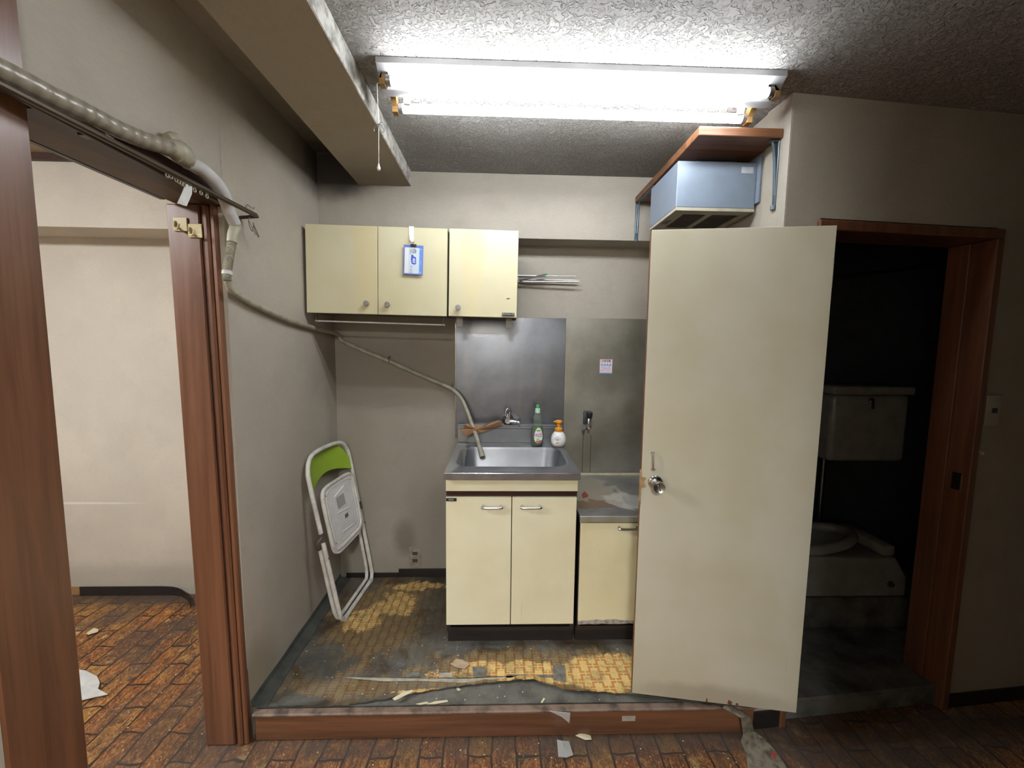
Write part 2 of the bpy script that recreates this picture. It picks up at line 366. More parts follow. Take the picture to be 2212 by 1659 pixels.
# ---------------------------------------------------------------- mesh helpers
class MB:
    def __init__(s): s.bm = bmesh.new()
    def _merge(s, t):
        mp = {v: s.bm.verts.new(v.co) for v in t.verts}
        for f in t.faces:
            try: s.bm.faces.new([mp[v] for v in f.verts])
            except ValueError: pass
        t.free(); return s
    def box(s, x0, y0, z0, x1, y1, z1, bev=0., seg=1, M=None):
        t = bmesh.new()
        bmesh.ops.create_cube(t, size=1)
        for v in t.verts:
            v.co = Vector(((x0+x1)/2+v.co.x*(x1-x0), (y0+y1)/2+v.co.y*(y1-y0), (z0+z1)/2+v.co.z*(z1-z0)))
        if bev: bmesh.ops.bevel(t, geom=list(t.edges), offset=bev, segments=seg, affect='EDGES', profile=.5)
        if M is not None: bmesh.ops.transform(t, matrix=M, verts=t.verts)
        return s._merge(t)
    def prism(s, pts, off, bev=0.):
        """polygon pts (3D) extruded by vector off"""
        off = Vector(off); t = bmesh.new()
        a = [t.verts.new(p) for p in pts]; b = [t.verts.new(Vector(p)+off) for p in pts]
        n = len(a); t.faces.new(a); t.faces.new(b[::-1])
        for i in range(n): t.faces.new((a[i], b[i], b[(i+1) % n], a[(i+1) % n])[::-1])
        bmesh.ops.recalc_face_normals(t, faces=t.faces)
        if bev: bmesh.ops.bevel(t, geom=list(t.edges), offset=bev, segments=1, affect='EDGES')
        return s._merge(t)
    def tube(s, pts, r, n=12, closed=False, cap=True, smooth=0):
        pts = [Vector(p) for p in pts]
        rs = list(r) if hasattr(r, '__len__') else [r]*len(pts)
        if smooth: pts, rs = spline(pts, rs, smooth, closed)
        N = len(pts); tan = []
        for i in range(N):
            a = pts[(i-1) % N] if closed or i else pts[i]; b = pts[(i+1) % N] if closed or i < N-1 else pts[i]
            tan.append((b-a).normalized())
        nv = tan[0].orthogonal().normalized(); rings = []
        for i in range(N):
            if i:
                nv = (nv-tan[i]*nv.dot(tan[i])); nv = nv.normalized() if nv.length > 1e-6 else tan[i].orthogonal().normalized()
            bn = tan[i].cross(nv)
            rings.append([s.bm.verts.new(pts[i]+(nv*math.cos(2*PI*k/n)+bn*math.sin(2*PI*k/n))*rs[i]) for k in range(n)])
        for i in range(N if closed else N-1):
            A, B = rings[i], rings[(i+1) % N]
            for k in range(n): s.bm.faces.new((A[k], A[(k+1) % n], B[(k+1) % n], B[k]))
        if cap and not closed:
            s.bm.faces.new(rings[0][::-1]); s.bm.faces.new(rings[-1])
        return s
    def cyl(s, p0, p1, r, n=20, r1=None): return s.tube([p0, p1], [r, r if r1 is None else r1], n)
    def lathe(s, prof, o=(0, 0, 0), axis=(0, 0, 1), n=28, sx=1, sy=1, rot=0):
        o = Vector(o); ax = Vector(axis).normalized()
        q = Vector((0, 0, 1)).rotation_difference(ax).to_matrix()
        rings = []
        for r, h in prof:
            rings.append([s.bm.verts.new(o+q@Vector((r*sx*math.cos(2*PI*k/n+rot), r*sy*math.sin(2*PI*k/n+rot), h))) for k in range(n)])
        for A, B in zip(rings, rings[1:]):
            for k in range(n): s.bm.faces.new((A[k], A[(k+1) % n], B[(k+1) % n], B[k]))
        s.bm.faces.new(rings[0][::-1]); s.bm.faces.new(rings[-1]); return s
    def sheet(s, rows, th=0., up=(0, 0, 1)):
        """grid of points, given thickness th towards -up"""
        up = Vector(up)
        G = [[s.bm.verts.new(p) for p in r] for r in rows]
        H = [[s.bm.verts.new(Vector(p)-up*th) for p in r] for r in rows] if th else None
        nr, nc = len(G), len(G[0])
        for i in range(nr-1):
            for j in range(nc-1):
                s.bm.faces.new((G[i][j], G[i][j+1], G[i+1][j+1], G[i+1][j]))
                if th: s.bm.faces.new((H[i][j], H[i+1][j], H[i+1][j+1], H[i][j+1]))
        if th:
            bd = [(0, j) for j in range(nc)]+[(i, nc-1) for i in range(1, nr)]+[(nr-1, j) for j in range(nc-2, -1, -1)]+[(i, 0) for i in range(nr-2, 0, -1)]
            for k in range(len(bd)):
                a, b = bd[k], bd[(k+1) % len(bd)]
                s.bm.faces.new((G[a[0]][a[1]], H[a[0]][a[1]], H[b[0]][b[1]], G[b[0]][b[1]]))
        return s
def spline(P, R, k, closed=False):
    out, ro = [], []; n = len(P)
    for i in range(n if closed else n-1):
        g = lambda j: P[j % n] if closed else P[min(max(j, 0), n-1)]
        p0, p1, p2, p3 = g(i-1), g(i), g(i+1), g(i+2); r1, r2 = R[i], R[(i+1) % n]
        for t in range(k):
            t /= k
            out.append(.5*((2*p1)+(p2-p0)*t+(2*p0-5*p1+4*p2-p3)*t*t+(3*p1-p0-3*p2+p3)*t**3)); ro.append(r1+(r2-r1)*t)
    if not closed: out.append(P[-1]); ro.append(R[-1])
    return out, ro
ROOTM = {}
def obj(name, m, mat, parent=None, flat=False, local=False, kind=None, label=None):
    me = bpy.data.meshes.new(name)
    bmesh.ops.recalc_face_normals(m.bm, faces=m.bm.faces)
    m.bm.to_mesh(me); m.bm.free()
    if not flat:
        me.shade_smooth(); me.set_sharp_from_angle(angle=math.radians(35))
    me.materials.append(mat)
    o = bpy.data.objects.new(name, me); C.objects.link(o)
    if parent is not None:
        o.parent = parent; Mx = ROOTM.get(parent.name, Matrix()); ROOTM[o.name] = Mx
        if not local: me.transform(Mx.inverted())
    if kind: o['kind'] = kind
    if label: o['label'] = label
    return o
def struct(name, m, mat, parent=None, **kw):
    return obj(name, m, mat, parent, kind=None if parent else 'structure', **kw)
def thing(name, label, cat, loc=(0, 0, 0), group=None, rot=None):
    o = bpy.data.objects.new(name, None); C.objects.link(o)
    Mx = Matrix.Translation(loc)
    if rot is not None: Mx = Mx @ rot
    o.matrix_world = Mx; ROOTM[o.name] = Mx; o.empty_display_size = .05
    o['label'] = label; o['category'] = cat
    if group: o['group'] = group
    return o
def tag(o, label, cat, group=None):
    o['label'] = label; o['category'] = cat
    if group: o['group'] = group
    return o
def recentre(o):
    """origin of a one-mesh thing to its base centre"""
    xs = [v.co for v in o.data.vertices]
    c = Vector(((min(v.x for v in xs)+max(v.x for v in xs))/2, (min(v.y for v in xs)+max(v.y for v in xs))/2, min(v.z for v in xs)))
    o.data.transform(Matrix.Translation(-c)); o.location = c; return o
def text(name, s, size, M, mat, parent, th=.0003, local=False, bold=0.):
    cu = bpy.data.curves.new('lettering', 'FONT'); cu.body = s; cu.size = size; cu.align_x = 'CENTER'; cu.align_y = 'CENTER'; cu.extrude = th; cu.resolution_u = 2; cu.offset = bold
    to = bpy.data.objects.new('lettering', cu); C.objects.link(to)
    dg = bpy.context.evaluated_depsgraph_get(); me = bpy.data.meshes.new_from_object(to.evaluated_get(dg))
    bpy.data.objects.remove(to); me.transform(M); me.name = name
    me.materials.clear(); me.materials.append(mat)
    o = bpy.data.objects.new(name, me); C.objects.link(o)
    o.parent = parent; Mx = ROOTM.get(parent.name, Matrix()); ROOTM[o.name] = Mx
    if not local: me.transform(Mx.inverted())
    return o
def face(origin, right, up):
    """matrix with local x along right, local y along up"""
    r = Vector(right).normalized(); u = Vector(up).normalized(); n = r.cross(u)
    M = Matrix((r, u, n)).transposed().to_4x4(); M.translation = origin; return M
FRONT = ((1, 0, 0), (0, 0, 1))   # a face that looks towards -Y

# ---------------------------------------------------------------- constants of the place
XL, XR, XB = -.92, .985, -1.06       # alcove side faces, side-room face of the partition
YF, YU, YB = 1.40, 2.12, 2.28        # step front, upper back wall, lower back wall
ZK, ZC, ZCAV, ZO = .12, 2.35, 2.43, 2.035
YJ0, YJ1, ZL = .852, 1.385, 1.93     # opening in the partition

# ---------------------------------------------------------------- structure
struct('floor', MB().box(-3.3, -1.8, -.10, 3.5, 2.45, 0), m_brick, flat=True)
struct('floor_kitchen', MB().box(XL-.02, YF+.028, .0005, XR+.02, YB+.03, .112), m_concrete, flat=True)

w = MB()   # partition with the opening
w.box(XB, YJ1+.02, 0, XL, YB+.15, ZCAV+.1); w.box(XB, -1.8, 0, XL, YJ0-.14, ZCAV+.1); w.box(XB, YJ0-.141, ZL+.05, XL, YJ1+.021, ZCAV+.1)
struct('wall_left', w, m_wallL, flat=True)
w = MB().box(XL-.001, YB, 0, XR+.11, YB+.15, ZO+.02).box(XL-.001, YU, ZO, XR+.11, YB+.15, ZCAV+.1)
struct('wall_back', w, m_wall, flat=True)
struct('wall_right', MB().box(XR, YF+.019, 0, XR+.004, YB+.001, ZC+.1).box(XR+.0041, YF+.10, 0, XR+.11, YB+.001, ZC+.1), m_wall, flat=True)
# ceiling: flat slab, box beam, raised strip beside the partition
struct('ceiling', MB().box(-.457, -1.8, ZC, 3.5, YU+.02, ZC+.14), m_ceil, flat=True)
struct('ceiling_recess', MB().box(XL-.02, -1.8, ZCAV, -.70, YU+.02, ZCAV+.1), m_wall, flat=True)
struct('ceiling_beam', MB().box(-.714, -1.8, 2.278, -.458, YU+.01, ZCAV+.1), m_beam, flat=True)
rows = []
for i in range(60):
    y = -1.0+i*(YU+1.0-.001)/59
    rows.append([(-.457-random.uniform(0, .002), y, 2.2775+random.uniform(-.0, .0015)), (-.4545, y, 2.279+random.uniform(0, .002)), (-.4535, y, 2.315), (-.4535, y, ZC-.001)])
struct('trim_1', MB().sheet(rows), m_beamside)
# camera room
struct('wall_front', MB().box(-3.4, -1.95, 0, 3.6, -1.8, 2.6), m_wall3, flat=True)
struct('wall_far_right', MB().box(3.5, -1.8, 0, 3.6, 2.5, 2.6), m_wall3, flat=True)
struct('wall_light_blocker', MB().box(.60, -1.8, 0, .72, .12, ZC), m_wall3, flat=True)  # added unseen wall, keeps the fill lamp's light off the toilet side
# toilet wall, a few degrees off square
TA = math.atan(.09)
TW = Matrix.Translation((XR+.0042, 1.4185, 0)) @ Matrix.Rotation(TA, 4, 'Z')
TX0, TX1, TZ = .135, .870, 1.925
w = MB().box(0, 0, 0, TX0, .12, ZC+.05, M=TW).box(TX0-.001, 0, TZ+.02, TX1+.001, .12, ZC+.05, M=TW).box(TX1, 0, 0, 2.6, .12, ZC+.05, M=TW)
struct('wall_back_right', w, m_wall3, flat=True)
w = MB().box(XR+.11, 2.25, 0, 2.75, 2.35, 2.4).box(2.65, 1.68, 0, 2.75, 2.25, 2.4)
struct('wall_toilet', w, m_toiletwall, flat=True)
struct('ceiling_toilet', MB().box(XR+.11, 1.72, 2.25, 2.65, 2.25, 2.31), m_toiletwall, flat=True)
struct('floor_toilet', MB().box(TX0, .015, 0, TX1, .30, .085, .006, M=TW).box(XR+.111, 1.66, 0.001, 2.64, 2.249, .084).box(1.12, 1.86, .08, 2.64, 2.249, .24, .01), m_concrete, flat=True)
# toilet door frame
f = thing('door_frame', 'dark red-brown wooden frame of the unlit toilet doorway', 'door frame', TW.translation); f['kind'] = 'structure'
def tbox(a, b, c, d, e, g, bev=.003): return MB().box(a, b, c, d, e, g, bev, M=TW)
obj('head', tbox(TX0-.012, -.014, TZ-.022, TX1+.020, .135, TZ+.012), m_woodZ, f)
obj('jamb', tbox(TX0-.012, -.014, .0, TX0+.012, .135, TZ-.022), m_woodZ, f)
obj('jamb', tbox(TX1-.012, -.014, .0, TX1+.020, .135, TZ-.022), m_woodZ, f)
obj('door_stop', tbox(TX1-.024, .06, .09, TX1-.012, .134, TZ-.024, .002), m_woodZ, f)
obj('strike_plate', tbox(TX1-.016, .010, .93, TX1-.0125, .040, 1.0, 0), m_chrome, f)
# side room
struct('wall_side_room_back', MB().box(-3.3, 2.31, 0, XB-.001, 2.45, ZO+.03).box(-3.3, 2.10, ZO+.005, XB-.001, 2.45, 2.5), m_wall2, flat=True)
struct('wall_side_room_left', MB().box(-3.3, -1.8, 0, -3.2, 2.31, 2.5), m_wall2, flat=True)
struct('ceiling_side_room', MB().box(-3.2, -1.8, 2.375, XB-.001, 2.10, 2.45), plain('brown_board_ceiling', (.36, .27, .17), .7), flat=True)
struct('trim_2', MB().box(-3.2, 2.075, 2.345, XB-.001, 2.099, 2.374), m_woodY, flat=True)
b = thing('baseboard_side_room', 'black vinyl skirting peeling off at its end below the pale wall', 'baseboard'); b['kind'] = 'structure'
pl = at(173, 1283, 'y', 2.30)
rows = []
for i in range(24):
    t = i/23; x = pl.x+(XB-.62+.62-pl.x-.45)*t
    x = pl.x + (-1.72-pl.x)*t; dy = .0 if t < .72 else -(t-.72)**2*1.5; dz = 0 if t < .6 else (t-.6)**2*-.22
    rows.append([(x, 2.300+dy, .0015), (x, 2.302+dy, .03), (x, 2.302+dy, .055+dz)])
obj('skirting_strip', MB().sheet(rows, .003, (0, 1, 0)), m_dark, b)
obj('glue_strip', MB().box(-3.0, 2.3085, .001, pl.x-.004, 2.3098, .05), plain('bare_orange_glue', (.35, .2, .08), .8), b)

# step front and kitchen floor covering
r_ = MB().box(XL+.02, YF, .001, XR+.01, YF+.027, .104, .004)
struct('trim_3', r_, m_woodX)
r_ = MB().box(XL+.015, YF-.010, .1045, XR+.012, YF+.020, .1165, .004)
struct('trim_4', r_, plain('worn_brown_nosing', (.215, .15, .115), .6, spot=.42, scale=16, bump=.3, bscale=60))
# vinyl sheet with a torn, curled front edge
prof = [(552, 1524), (640, 1522), (700, 1523), (760, 1519), (830, 1508), (900, 1494), (960, 1484), (1010, 1478), (1060, 1474), (1110, 1469), (1150, 1468), (1180, 1478), (1225, 1492), (1290, 1493), (1345, 1498), (1400, 1505), (1500, 1517), (1620, 1527), (1760, 1527)]
edge = [at(a, b, 'z', ZK+.006) for a, b in prof]
def edge_y(x):
    for a, b in zip(edge, edge[1:]):
        if x <= b.x: return a.y+(b.y-a.y)*max(0, (x-a.x)/(b.x-a.x))
    return edge[-1].y
rows = []; nx = 150
for j in range(18):
    rr = []
    for i in range(nx+1):
        x = XL+.001+(XR-XL-.002)*i/nx; ye = edge_y(x)+.002*math.sin(x*91)+.0015*math.sin(x*213)
        t = (j/17)**2.2; y = ye+(YB-.001-ye)*t
        lift = .010*math.exp(-(y-ye)/.022)*(.25+.75*math.exp(-((x-.13)/.22)**2)+.5*math.exp(-((x-.5)/.2)**2))
        z = ZK+.0008*math.sin(x*23+y*31)+lift
        rr.append((x, y, z))
    rows.append(rr)
struct('floor_kitchen_covering', MB().sheet(rows, .002), m_tile)

# kitchen skirtings
b = thing('baseboard_back', 'short black skirting pieces along the foot of the kitchen wall', 'baseboard'); b['kind'] = 'structure'
obj('skirting_strip', MB().box(at(750, 1245, 'y', YB).x, YB-.012, ZK+.001, at(862, 1245, 'y', YB).x, YB-.004, ZK+.028, .001), m_dark, b)
obj('skirting_strip', MB().box(at(862, 1245, 'y', YB).x, YB-.009, ZK+.001, -.23, YB-.001, ZK+.05, .001), m_dark, b)
rows = []
for i in range(30):
    t = i/29; y = YF+.015+(YB-.02-YF-.015)*t; wv = .002*math.sin(t*19)
    rows.append([(XL+.0015, y, ZK+.030+wv), (XL+.008, y, ZK+.012), (XL+.028, y, ZK+.0065), (XL+.055+wv, y, ZK+.0045)])
struct('baseboard_left', MB().sheet(rows, .0025), m_greystrip)

# opening frame (thick posts, lintel)
f = thing('opening_frame', 'glossy red-brown wooden frame of the opening to the side room', 'door frame', (XB, YJ1, 0)); f['kind'] = 'structure'
p = MB().box(XB-.010, YJ1, .001, XL-.045, YJ1+.05, ZL, .004)
obj('jamb', p, m_woodZ, f, label='wide far post of the opening')
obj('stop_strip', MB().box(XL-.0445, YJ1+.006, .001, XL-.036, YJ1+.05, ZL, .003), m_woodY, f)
obj('stop_strip', MB().box(XL-.0355, YJ1-.004, .001, XL-.015, YJ1+.05, ZL, .006), m_woodZ, f)
obj('casing', MB().box(XL-.0145, YJ1+.002, .001, XL+.003, YJ1+.028, ZL+.04, .004), m_woodZ, f)
obj('near_post', MB().box(XB-.012, YJ0-.14, .001, XL+.004, YJ0, 2.425, .005), m_woodZ, f, label='wide near post with a bluish sheen towards the top')
for c_ in f.children:
    if c_.name.split('.')[0] in ('jamb', 'stop_strip', 'casing'):   # the old far post leans a little
        for v_ in c_.data.vertices: v_.co.x -= .020*v_.co.z/1.9
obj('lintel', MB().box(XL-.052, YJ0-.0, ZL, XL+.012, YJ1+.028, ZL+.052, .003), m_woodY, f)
obj('lintel_board', MB().box(XB-.01, YJ0, ZL+.004, XL-.053, YJ1+.02, ZL+.04, .002), m_underlintel, f)
obj('side_rail', MB().box(XB-.03, YJ0, ZL+.004, XB-.012, YJ1-.02, ZL+.022, .002), m_black, f)

# ---------------------------------------------------------------- fluorescent ceiling lamp
LY = 1.385; LX0, LX1 = -.385, .888
lamp = thing('fluorescent_lamp', 'twin-tube fluorescent lamp with white V-shaped housing on the stippled ceiling', 'ceiling lamp', ((LX0+LX1)/2, LY, ZC))
pts = [(LX0, LY-.075, ZC-.001), (LX0, LY-.075, ZC-.020), (LX0, LY-.071, ZC-.020), (LX0, LY-.018, ZC-.062), (LX0, LY+.018, ZC-.062), (LX0, LY+.071, ZC-.020), (LX0, LY+.075, ZC-.020), (LX0, LY+.075, ZC-.001)]
obj('housing', MB().prism(pts, (LX1-LX0, 0, 0), .001), m_lampbody, lamp)
for sgn, xo0, xo1 in ((-1, LX0+.032, LX1-.045), (1, LX0+.034, LX1-.042)):
    ty = LY+sgn*.072; tz = ZC-.068
    tb = obj('tube', MB().cyl((xo0+.014, ty, tz), (xo1-.014, ty, tz), .0145, 24), m_tube, lamp)
    for xe, dx in ((xo0, .014), (xo1, -.014)):
        obj('tube_end', MB().cyl((xe, ty, tz), (xe+dx, ty, tz), .0150, 24), m_tubeend, lamp)
        k = -1 if dx > 0 else 1; a = xe+k*.001; c = xe+k*.02
        pr = [(a, ty-.013, tz-.018), (a, ty+.013, tz-.018), (a, ty+.012, tz+.012), (a, LY+sgn*.046, tz+.045), (a, LY+sgn*.028, tz+.025), (a, ty-.013, tz+.0)]
        obj('socket', MB().prism(pr if sgn > 0 else pr, (c-a, 0, 0), .001), m_socket, lamp)
for xs in (LX0+.075, LX1-.095):
    obj('starter', MB().lathe([(.010, 0), (.0115, .002), (.0115, .026), (.0105, .029)], (xs, LY+.004, ZC-.062), (0, .2, -1), 18), m_starter, lamp)
pc = thing('pull_cord', 'thin pull cord with a knotted bow and white bead hanging from the lamp', 'cord', at(818, 372, 'y', 1.36))
a = at(815, 220, 'y', 1.36); a.z = 2.30; kn = at(818, 268, 'y', 1.36); e_ = at(818, 362, 'y', 1.36); 
obj('string', MB().tube([(LX0+.02, 1.36, ZC-.03), a, kn, e_], .0009, 6), m_whitedirty, pc)
bw = MB()
for s_ in (-1, 1):
    bw.tube([kn, kn+Vector((.008*s_, -.001, -.004)), kn+Vector((.016*s_, .002, -.016)), kn+Vector((.010*s_, .002, -.024)), kn+Vector((.002*s_, 0, -.008)), kn], .0011, 6, smooth=5)
bw.tube([kn, kn+Vector((.012, 0, .006)), kn+Vector((.022, .001, -.018))], .0009, 6, smooth=4)
obj('bow', bw, m_wire, pc)
obj('bead', MB().lathe([(.001, .012), (.003, .010), (.0032, .005), (.0055, 0), (.0055, -.006), (.003, -.009)], e_, (0, 0, 1), 14), m_white, pc)
# added lamps out of view: one brightens the side room, one fills the kitchen
def dome(name, label, loc, r, power, hgt=.07):
    t = thing(name, label, 'ceiling lamp', loc)
    obj('base', MB().lathe([(r*1.05, -.001), (r*1.05, -.02), (r*.9, -.022)], loc, n=32), m_white, t)
    obj('shade', MB().lathe([(r*.9, -.0225), (r*.98, -.03), (r*.9, -hgt), (r*.5, -hgt-.02), (.01, -hgt-.025)], loc, n=32), emitter(name+'_glow', (.97, .99, 1.0), power), t)
dome('side_room_fill_lamp', 'added round ceiling lamp brightening the side room from out of view', (-2.25, .55, 2.375), .22, SIDE_ROOM_FILL_POWER)
dome('hall_fill_lamp', 'added round ceiling lamp behind the camera, fill light for the kitchen', (-.20, -1.50, ZC), .20, HALL_FILL_POWER, .035)

# ---------------------------------------------------------------- wall cabinets
Mc = Matrix.Rotation(math.radians(.75), 4, 'Y')
CY0, CY1 = 1.93, YU-.001
def wall_cabinet(x0, x1, z0, z1, doors, label, front_off=0., knobs=()):
    t = thing('wall_cabinet', label, 'cabinet', ((x0+x1)/2, CY1, z0), 'cream wall cabinets over the sink', rot=Mc)
    w_ = (x1-x0)/2; D = CY1-CY0; H = z1-z0
    cb = MB()
    cb.box(-w_, -D+.018, 0, w_, 0, .015).box(-w_, -D+.018, H-.015, w_, 0, H).box(-w_, -D+.018, .0151, -w_+.015, 0, H-.0151).box(w_-.015, -D+.018, .0151, w_, 0, H-.0151).box(-w_+.015, -.012, .015, w_-.015, -.004, H-.015)
    obj('carcass', cb, m_carcass if front_off == 0 else m_carcass, t, local=True, flat=True)
    for (a, b_, off), (kx, kz) in zip(doors, knobs):
        d = obj('door', MB().box(a+.0015, -D-.001+off, -.004+abs(off), b_-.0015, -D+.016+off, H+.004, .0012), m_creamtop, t, local=True)
        kb = MB().lathe([(.006, 0), (.006, .010), (.0115, .013), (.0125, .022), (.0115, .025), (.003, .0255)], (kx, -D-.001+off, kz), (0, -1, 0), 20)
        obj('knob', kb, m_knob, d, local=True)
    return t
A = at(652, 485, 'y', 1.93); B = at(967, 496, 'y', 1.93); Cc = at(1121, 501, 'y', 1.93)
c1 = wall_cabinet(-.906, -.252, 1.628, 2.022, [(-.327, .004, 0), (.004, .327, -.0)], 'wide two-door cream wall cabinet in the corner above the grey hose', knobs=[(-.045, .045), (.052, .042)])
c2 = wall_cabinet(-.246, .078, 1.619, 2.016, [(-.162, .162, -.004)], 'single-door cream wall cabinet with a dark badge above the steel splashback', knobs=[(-.115, .040)])
bd = obj('badge', MB().box(.092, -.205, .008, .150, -.1965, .022, .001), m_black, c2, local=True)
text('badge_lettering', 'サンウェーブ', .0085, face((.121, -.2056, .015), *FRONT), m_whitedirty, bd, local=True)
obj('scratch', MB().box(.112, -.1962, .088, .127, -.1950, .0905, M=Matrix.Identity(4)), m_ink, c2, local=True)
for px in (992, 1098):
    q = at(px, 690, 'y', 1.99)
    obj('hanging_bracket', MB().box(q.x-.012, 1.985, 1.575 if px < 1050 else 1.57, q.x+.025-.007, 1.989, 1.622, .001).box(q.x-.012, 1.989, 1.612, q.x+.018, 2.03, 1.6155), plain('grey_plastic_bracket', (.33, .32, .28), .5) if px < 1050 else bpy.data.materials['grey_plastic_bracket'], c2)
tr = thing('towel_bar', 'thin white towel bar with pale end caps below the two-door wall cabinet', 'towel bar', (-.58, 1.99, 1.57))
a, b_ = at(684, 693, 'y', 1.97), at(958, 702, 'y', 1.97)
obj('bar', MB().cyl(a, b_, .0035, 12), m_white, tr)
for q in (a, b_):
    obj('end_cap', MB().lathe([(.002, -.008), (.0055, -.006), (.006, .004), (.0045, .008)], q, (1, 0, 0), 14), m_runner, tr)
    obj('arm', MB().box(q.x-.003, 1.967, q.z, q.x+.003, 1.973, 1.626 if q.x < -.5 else 1.622), m_carcass, tr)

# hook, card
hk = thing('over_door_hook', 'white plastic hook over the top of the middle cabinet door', 'hook', at(889, 520, 'y', 1.925))
a = at(883, 489, 'y', 1.924); b_ = at(894, 524, 'y', 1.924)
obj('strap', MB().box(a.x, 1.9235, b_.z+.006, b_.x, 1.927, a.z, .001).box(a.x, 1.9235, a.z-.002, b_.x, 1.956, a.z+.001), m_white, hk)
obj('hook_tip', MB().tube([(a.x+.004, 1.923, b_.z+.030), (a.x+.007, 1.914, b_.z+.012), (a.x+.014, 1.909, b_.z+.001), (a.x+.022, 1.911, b_.z+.004), (a.x+.026, 1.910, b_.z+.018)], .0028, 8, smooth=4), m_white, hk)
P0, P1 = at(872, 531, 'y', 1.915), at(913, 592, 'y', 1.915)
Mcard = Matrix.Translation(((P0.x+P1.x)/2, 1.915, (P0.z+P1.z)/2)) @ Matrix.Rotation(math.radians(2.2), 4, 'Y')
cw, chh = .045, .067
cd = thing('tag_card', 'blue-edged rubbish collection card clipped below the white door hook', 'card', Mcard.translation, rot=Matrix.Rotation(math.radians(2.2), 4, 'Y'))
obj('holder', MB().box(-cw, -.001, -chh, cw, .0012, chh, .0006), m_blue, cd, local=True)
obj('paper', MB().box(-cw+.006, -.0018, -chh+.006, -.020, -.0011, chh-.012), m_paper, cd, local=True)
obj('paper', MB().box(-.0195, -.0018, -chh+.006, .027, -.0011, chh-.012), m_paleblue, cd, local=True)
obj('print_band', MB().box(.0275, -.0018, -chh+.006, .0395, -.0011, chh-.014), m_midblue, cd, local=True)
SIDE = ((0, 0, -1), (1, 0, 0))    # lettering turned a quarter, as on the card
text('lettering', '事業系有料ごみ処理券', .0098, face((.0335, -.0020, -.003), *SIDE), m_blueink, cd, local=True)
text('lettering', '可', .015, face((.003, -.0020, chh-.027), *SIDE), m_ink, cd, local=True)
ring = MB().tube([(.003+.0095*math.cos(t*PI/8), -.0022, chh-.027+.0095*math.sin(t*PI/8)) for t in range(16)], .0009, 6, closed=True)
obj('print_ring', ring, m_ink, cd, local=True)
obj('print_patch', MB().prism([(-.009, -.0019, .022), (-.001, -.0019, .024), (.002, -.0019, .016), (.013, -.0019, .012), (.014, -.0019, -.018), (.006, -.0019, -.021), (-.006, -.0019, -.018), (-.010, -.0019, .0)], (0, -.0003, 0)), m_blueink, cd, local=True)
text('lettering', '45ℓ', .0155, face((.003, -.0025, -.003), *SIDE), m_whiteink, cd, local=True, bold=.0004)
text('lettering', '大阪市', .0085, face((-.0135, -.0020, chh-.030), *SIDE), m_tapegrey, cd, local=True)
text('lettering', 'ス.3ヨ', .014, face((-.0085, -.0020, -.042), *SIDE), m_blueink, cd, local=True)
cl = obj('binder_clip', MB().prism([(-.013, -.007, chh-.008), (-.013, .005, chh-.008), (-.013, .001, chh+.004), (-.013, -.003, chh+.004)], (.026, 0, 0), .0008), m_black, cd, local=True)
obj('clip_wire', MB().tube([(-.008, -.0075, chh-.010), (-.003, -.006, chh+.006), (-.001, -.004, chh+.016), (.003, -.004, chh+.016), (.004, -.006, chh+.006), (.008, -.0075, chh-.010)], .0008, 6, smooth=4), m_chrome, cl, local=True)

# folding metal rack beside the cabinet
rk = thing('folding_towel_rack', 'folded metal towel rack of thin silver bars beside the single wall cabinet', 'towel rack', (.09, 2.22, 1.8))
def rod(p, q, Y0, Y1, r, name, mat):
    a = at(*p, 'y', Y0); b_ = at(*q, 'y', Y1); return obj(name, MB().cyl(a, b_, r, 10), mat, rk)
rod((1118, 595), (1243, 597), 2.245, 2.245, .0030, 'bar', m_dullchrome)
rod((1118, 608), (1250, 609), 2.235, 2.215, .0052, 'bar', m_dullchrome)
rod((1118, 604), (1250, 606), 2.25, 2.24, .0045, 'bar', m_dullchrome)
for p_, q_ in (((1122, 606), (1180, 592)), ((1122, 598), (1178, 597))):
    a = at(*p_, 'y', 2.225); b_ = at(*q_, 'y', 2.205)
    r = MB().tube([a, b_], .0042, 8); k = obj('cross_arm', r, m_dullchrome, rk)
    obj('green_tip', MB().cyl(b_, b_+(b_-a).normalized()*.008, .0045, 10), m_greencap, k)
obj('wall_plate', MB().box(.0805, 2.2545, at(1118, 615, 'y', 2.25).z, .10, 2.279, at(1118, 588, 'y', 2.25).z, .002), m_dullchrome, rk)

# ---------------------------------------------------------------- steel splashbacks
SPX = at(985, 686, 'y', YB).x; SPM = at(1222, 700, 'y', YB).x
ZT = at(1100, 686, 'y', YB).z
sp = thing('splashback', 'blue-grey steel splashback sheet behind the sink and faucet', 'splashback', (0, YB, 1.04), 'steel splashback sheets')
obj('sheet', MB().box(SPX, YB-.006, .96, SPM, YB-.001, ZT, .0008), m_steelL, sp)
obj('edge_bead', MB().box(SPX-.004, YB-.008, .96, SPX, YB-.001, ZT, .001), m_chrome, sp)
sp2 = tag(obj('splashback', MB().box(SPM+.0005, YB-.0035, .7455, XR-.001, YB-.001, ZT+.002, .0005), m_steelR), 'brownish greasy steel splashback sheet behind the gas tap and low counter', 'splashback', 'steel splashback sheets')
tag(obj('wall_pipe_channel', MB().box(at(1258, 960, 'y', YB).x, YB-.0055, .746, at(1259.5, 960, 'y', YB).x, YB-.0036, at(1260, 940, 'y', YB).z).box(at(1275, 960, 'y', YB).x, YB-.0055, .746, at(1276.5, 960, 'y', YB).x, YB-.0036, at(1275, 940, 'y', YB).z), m_carcass), 'thin dark seam lines below the gas tap on the steel sheet', 'seam')
st = thing('caution_sticker', 'small pink and blue safety sticker on the brownish steel sheet', 'sticker', at(1309, 807, 'y', YB-.004))
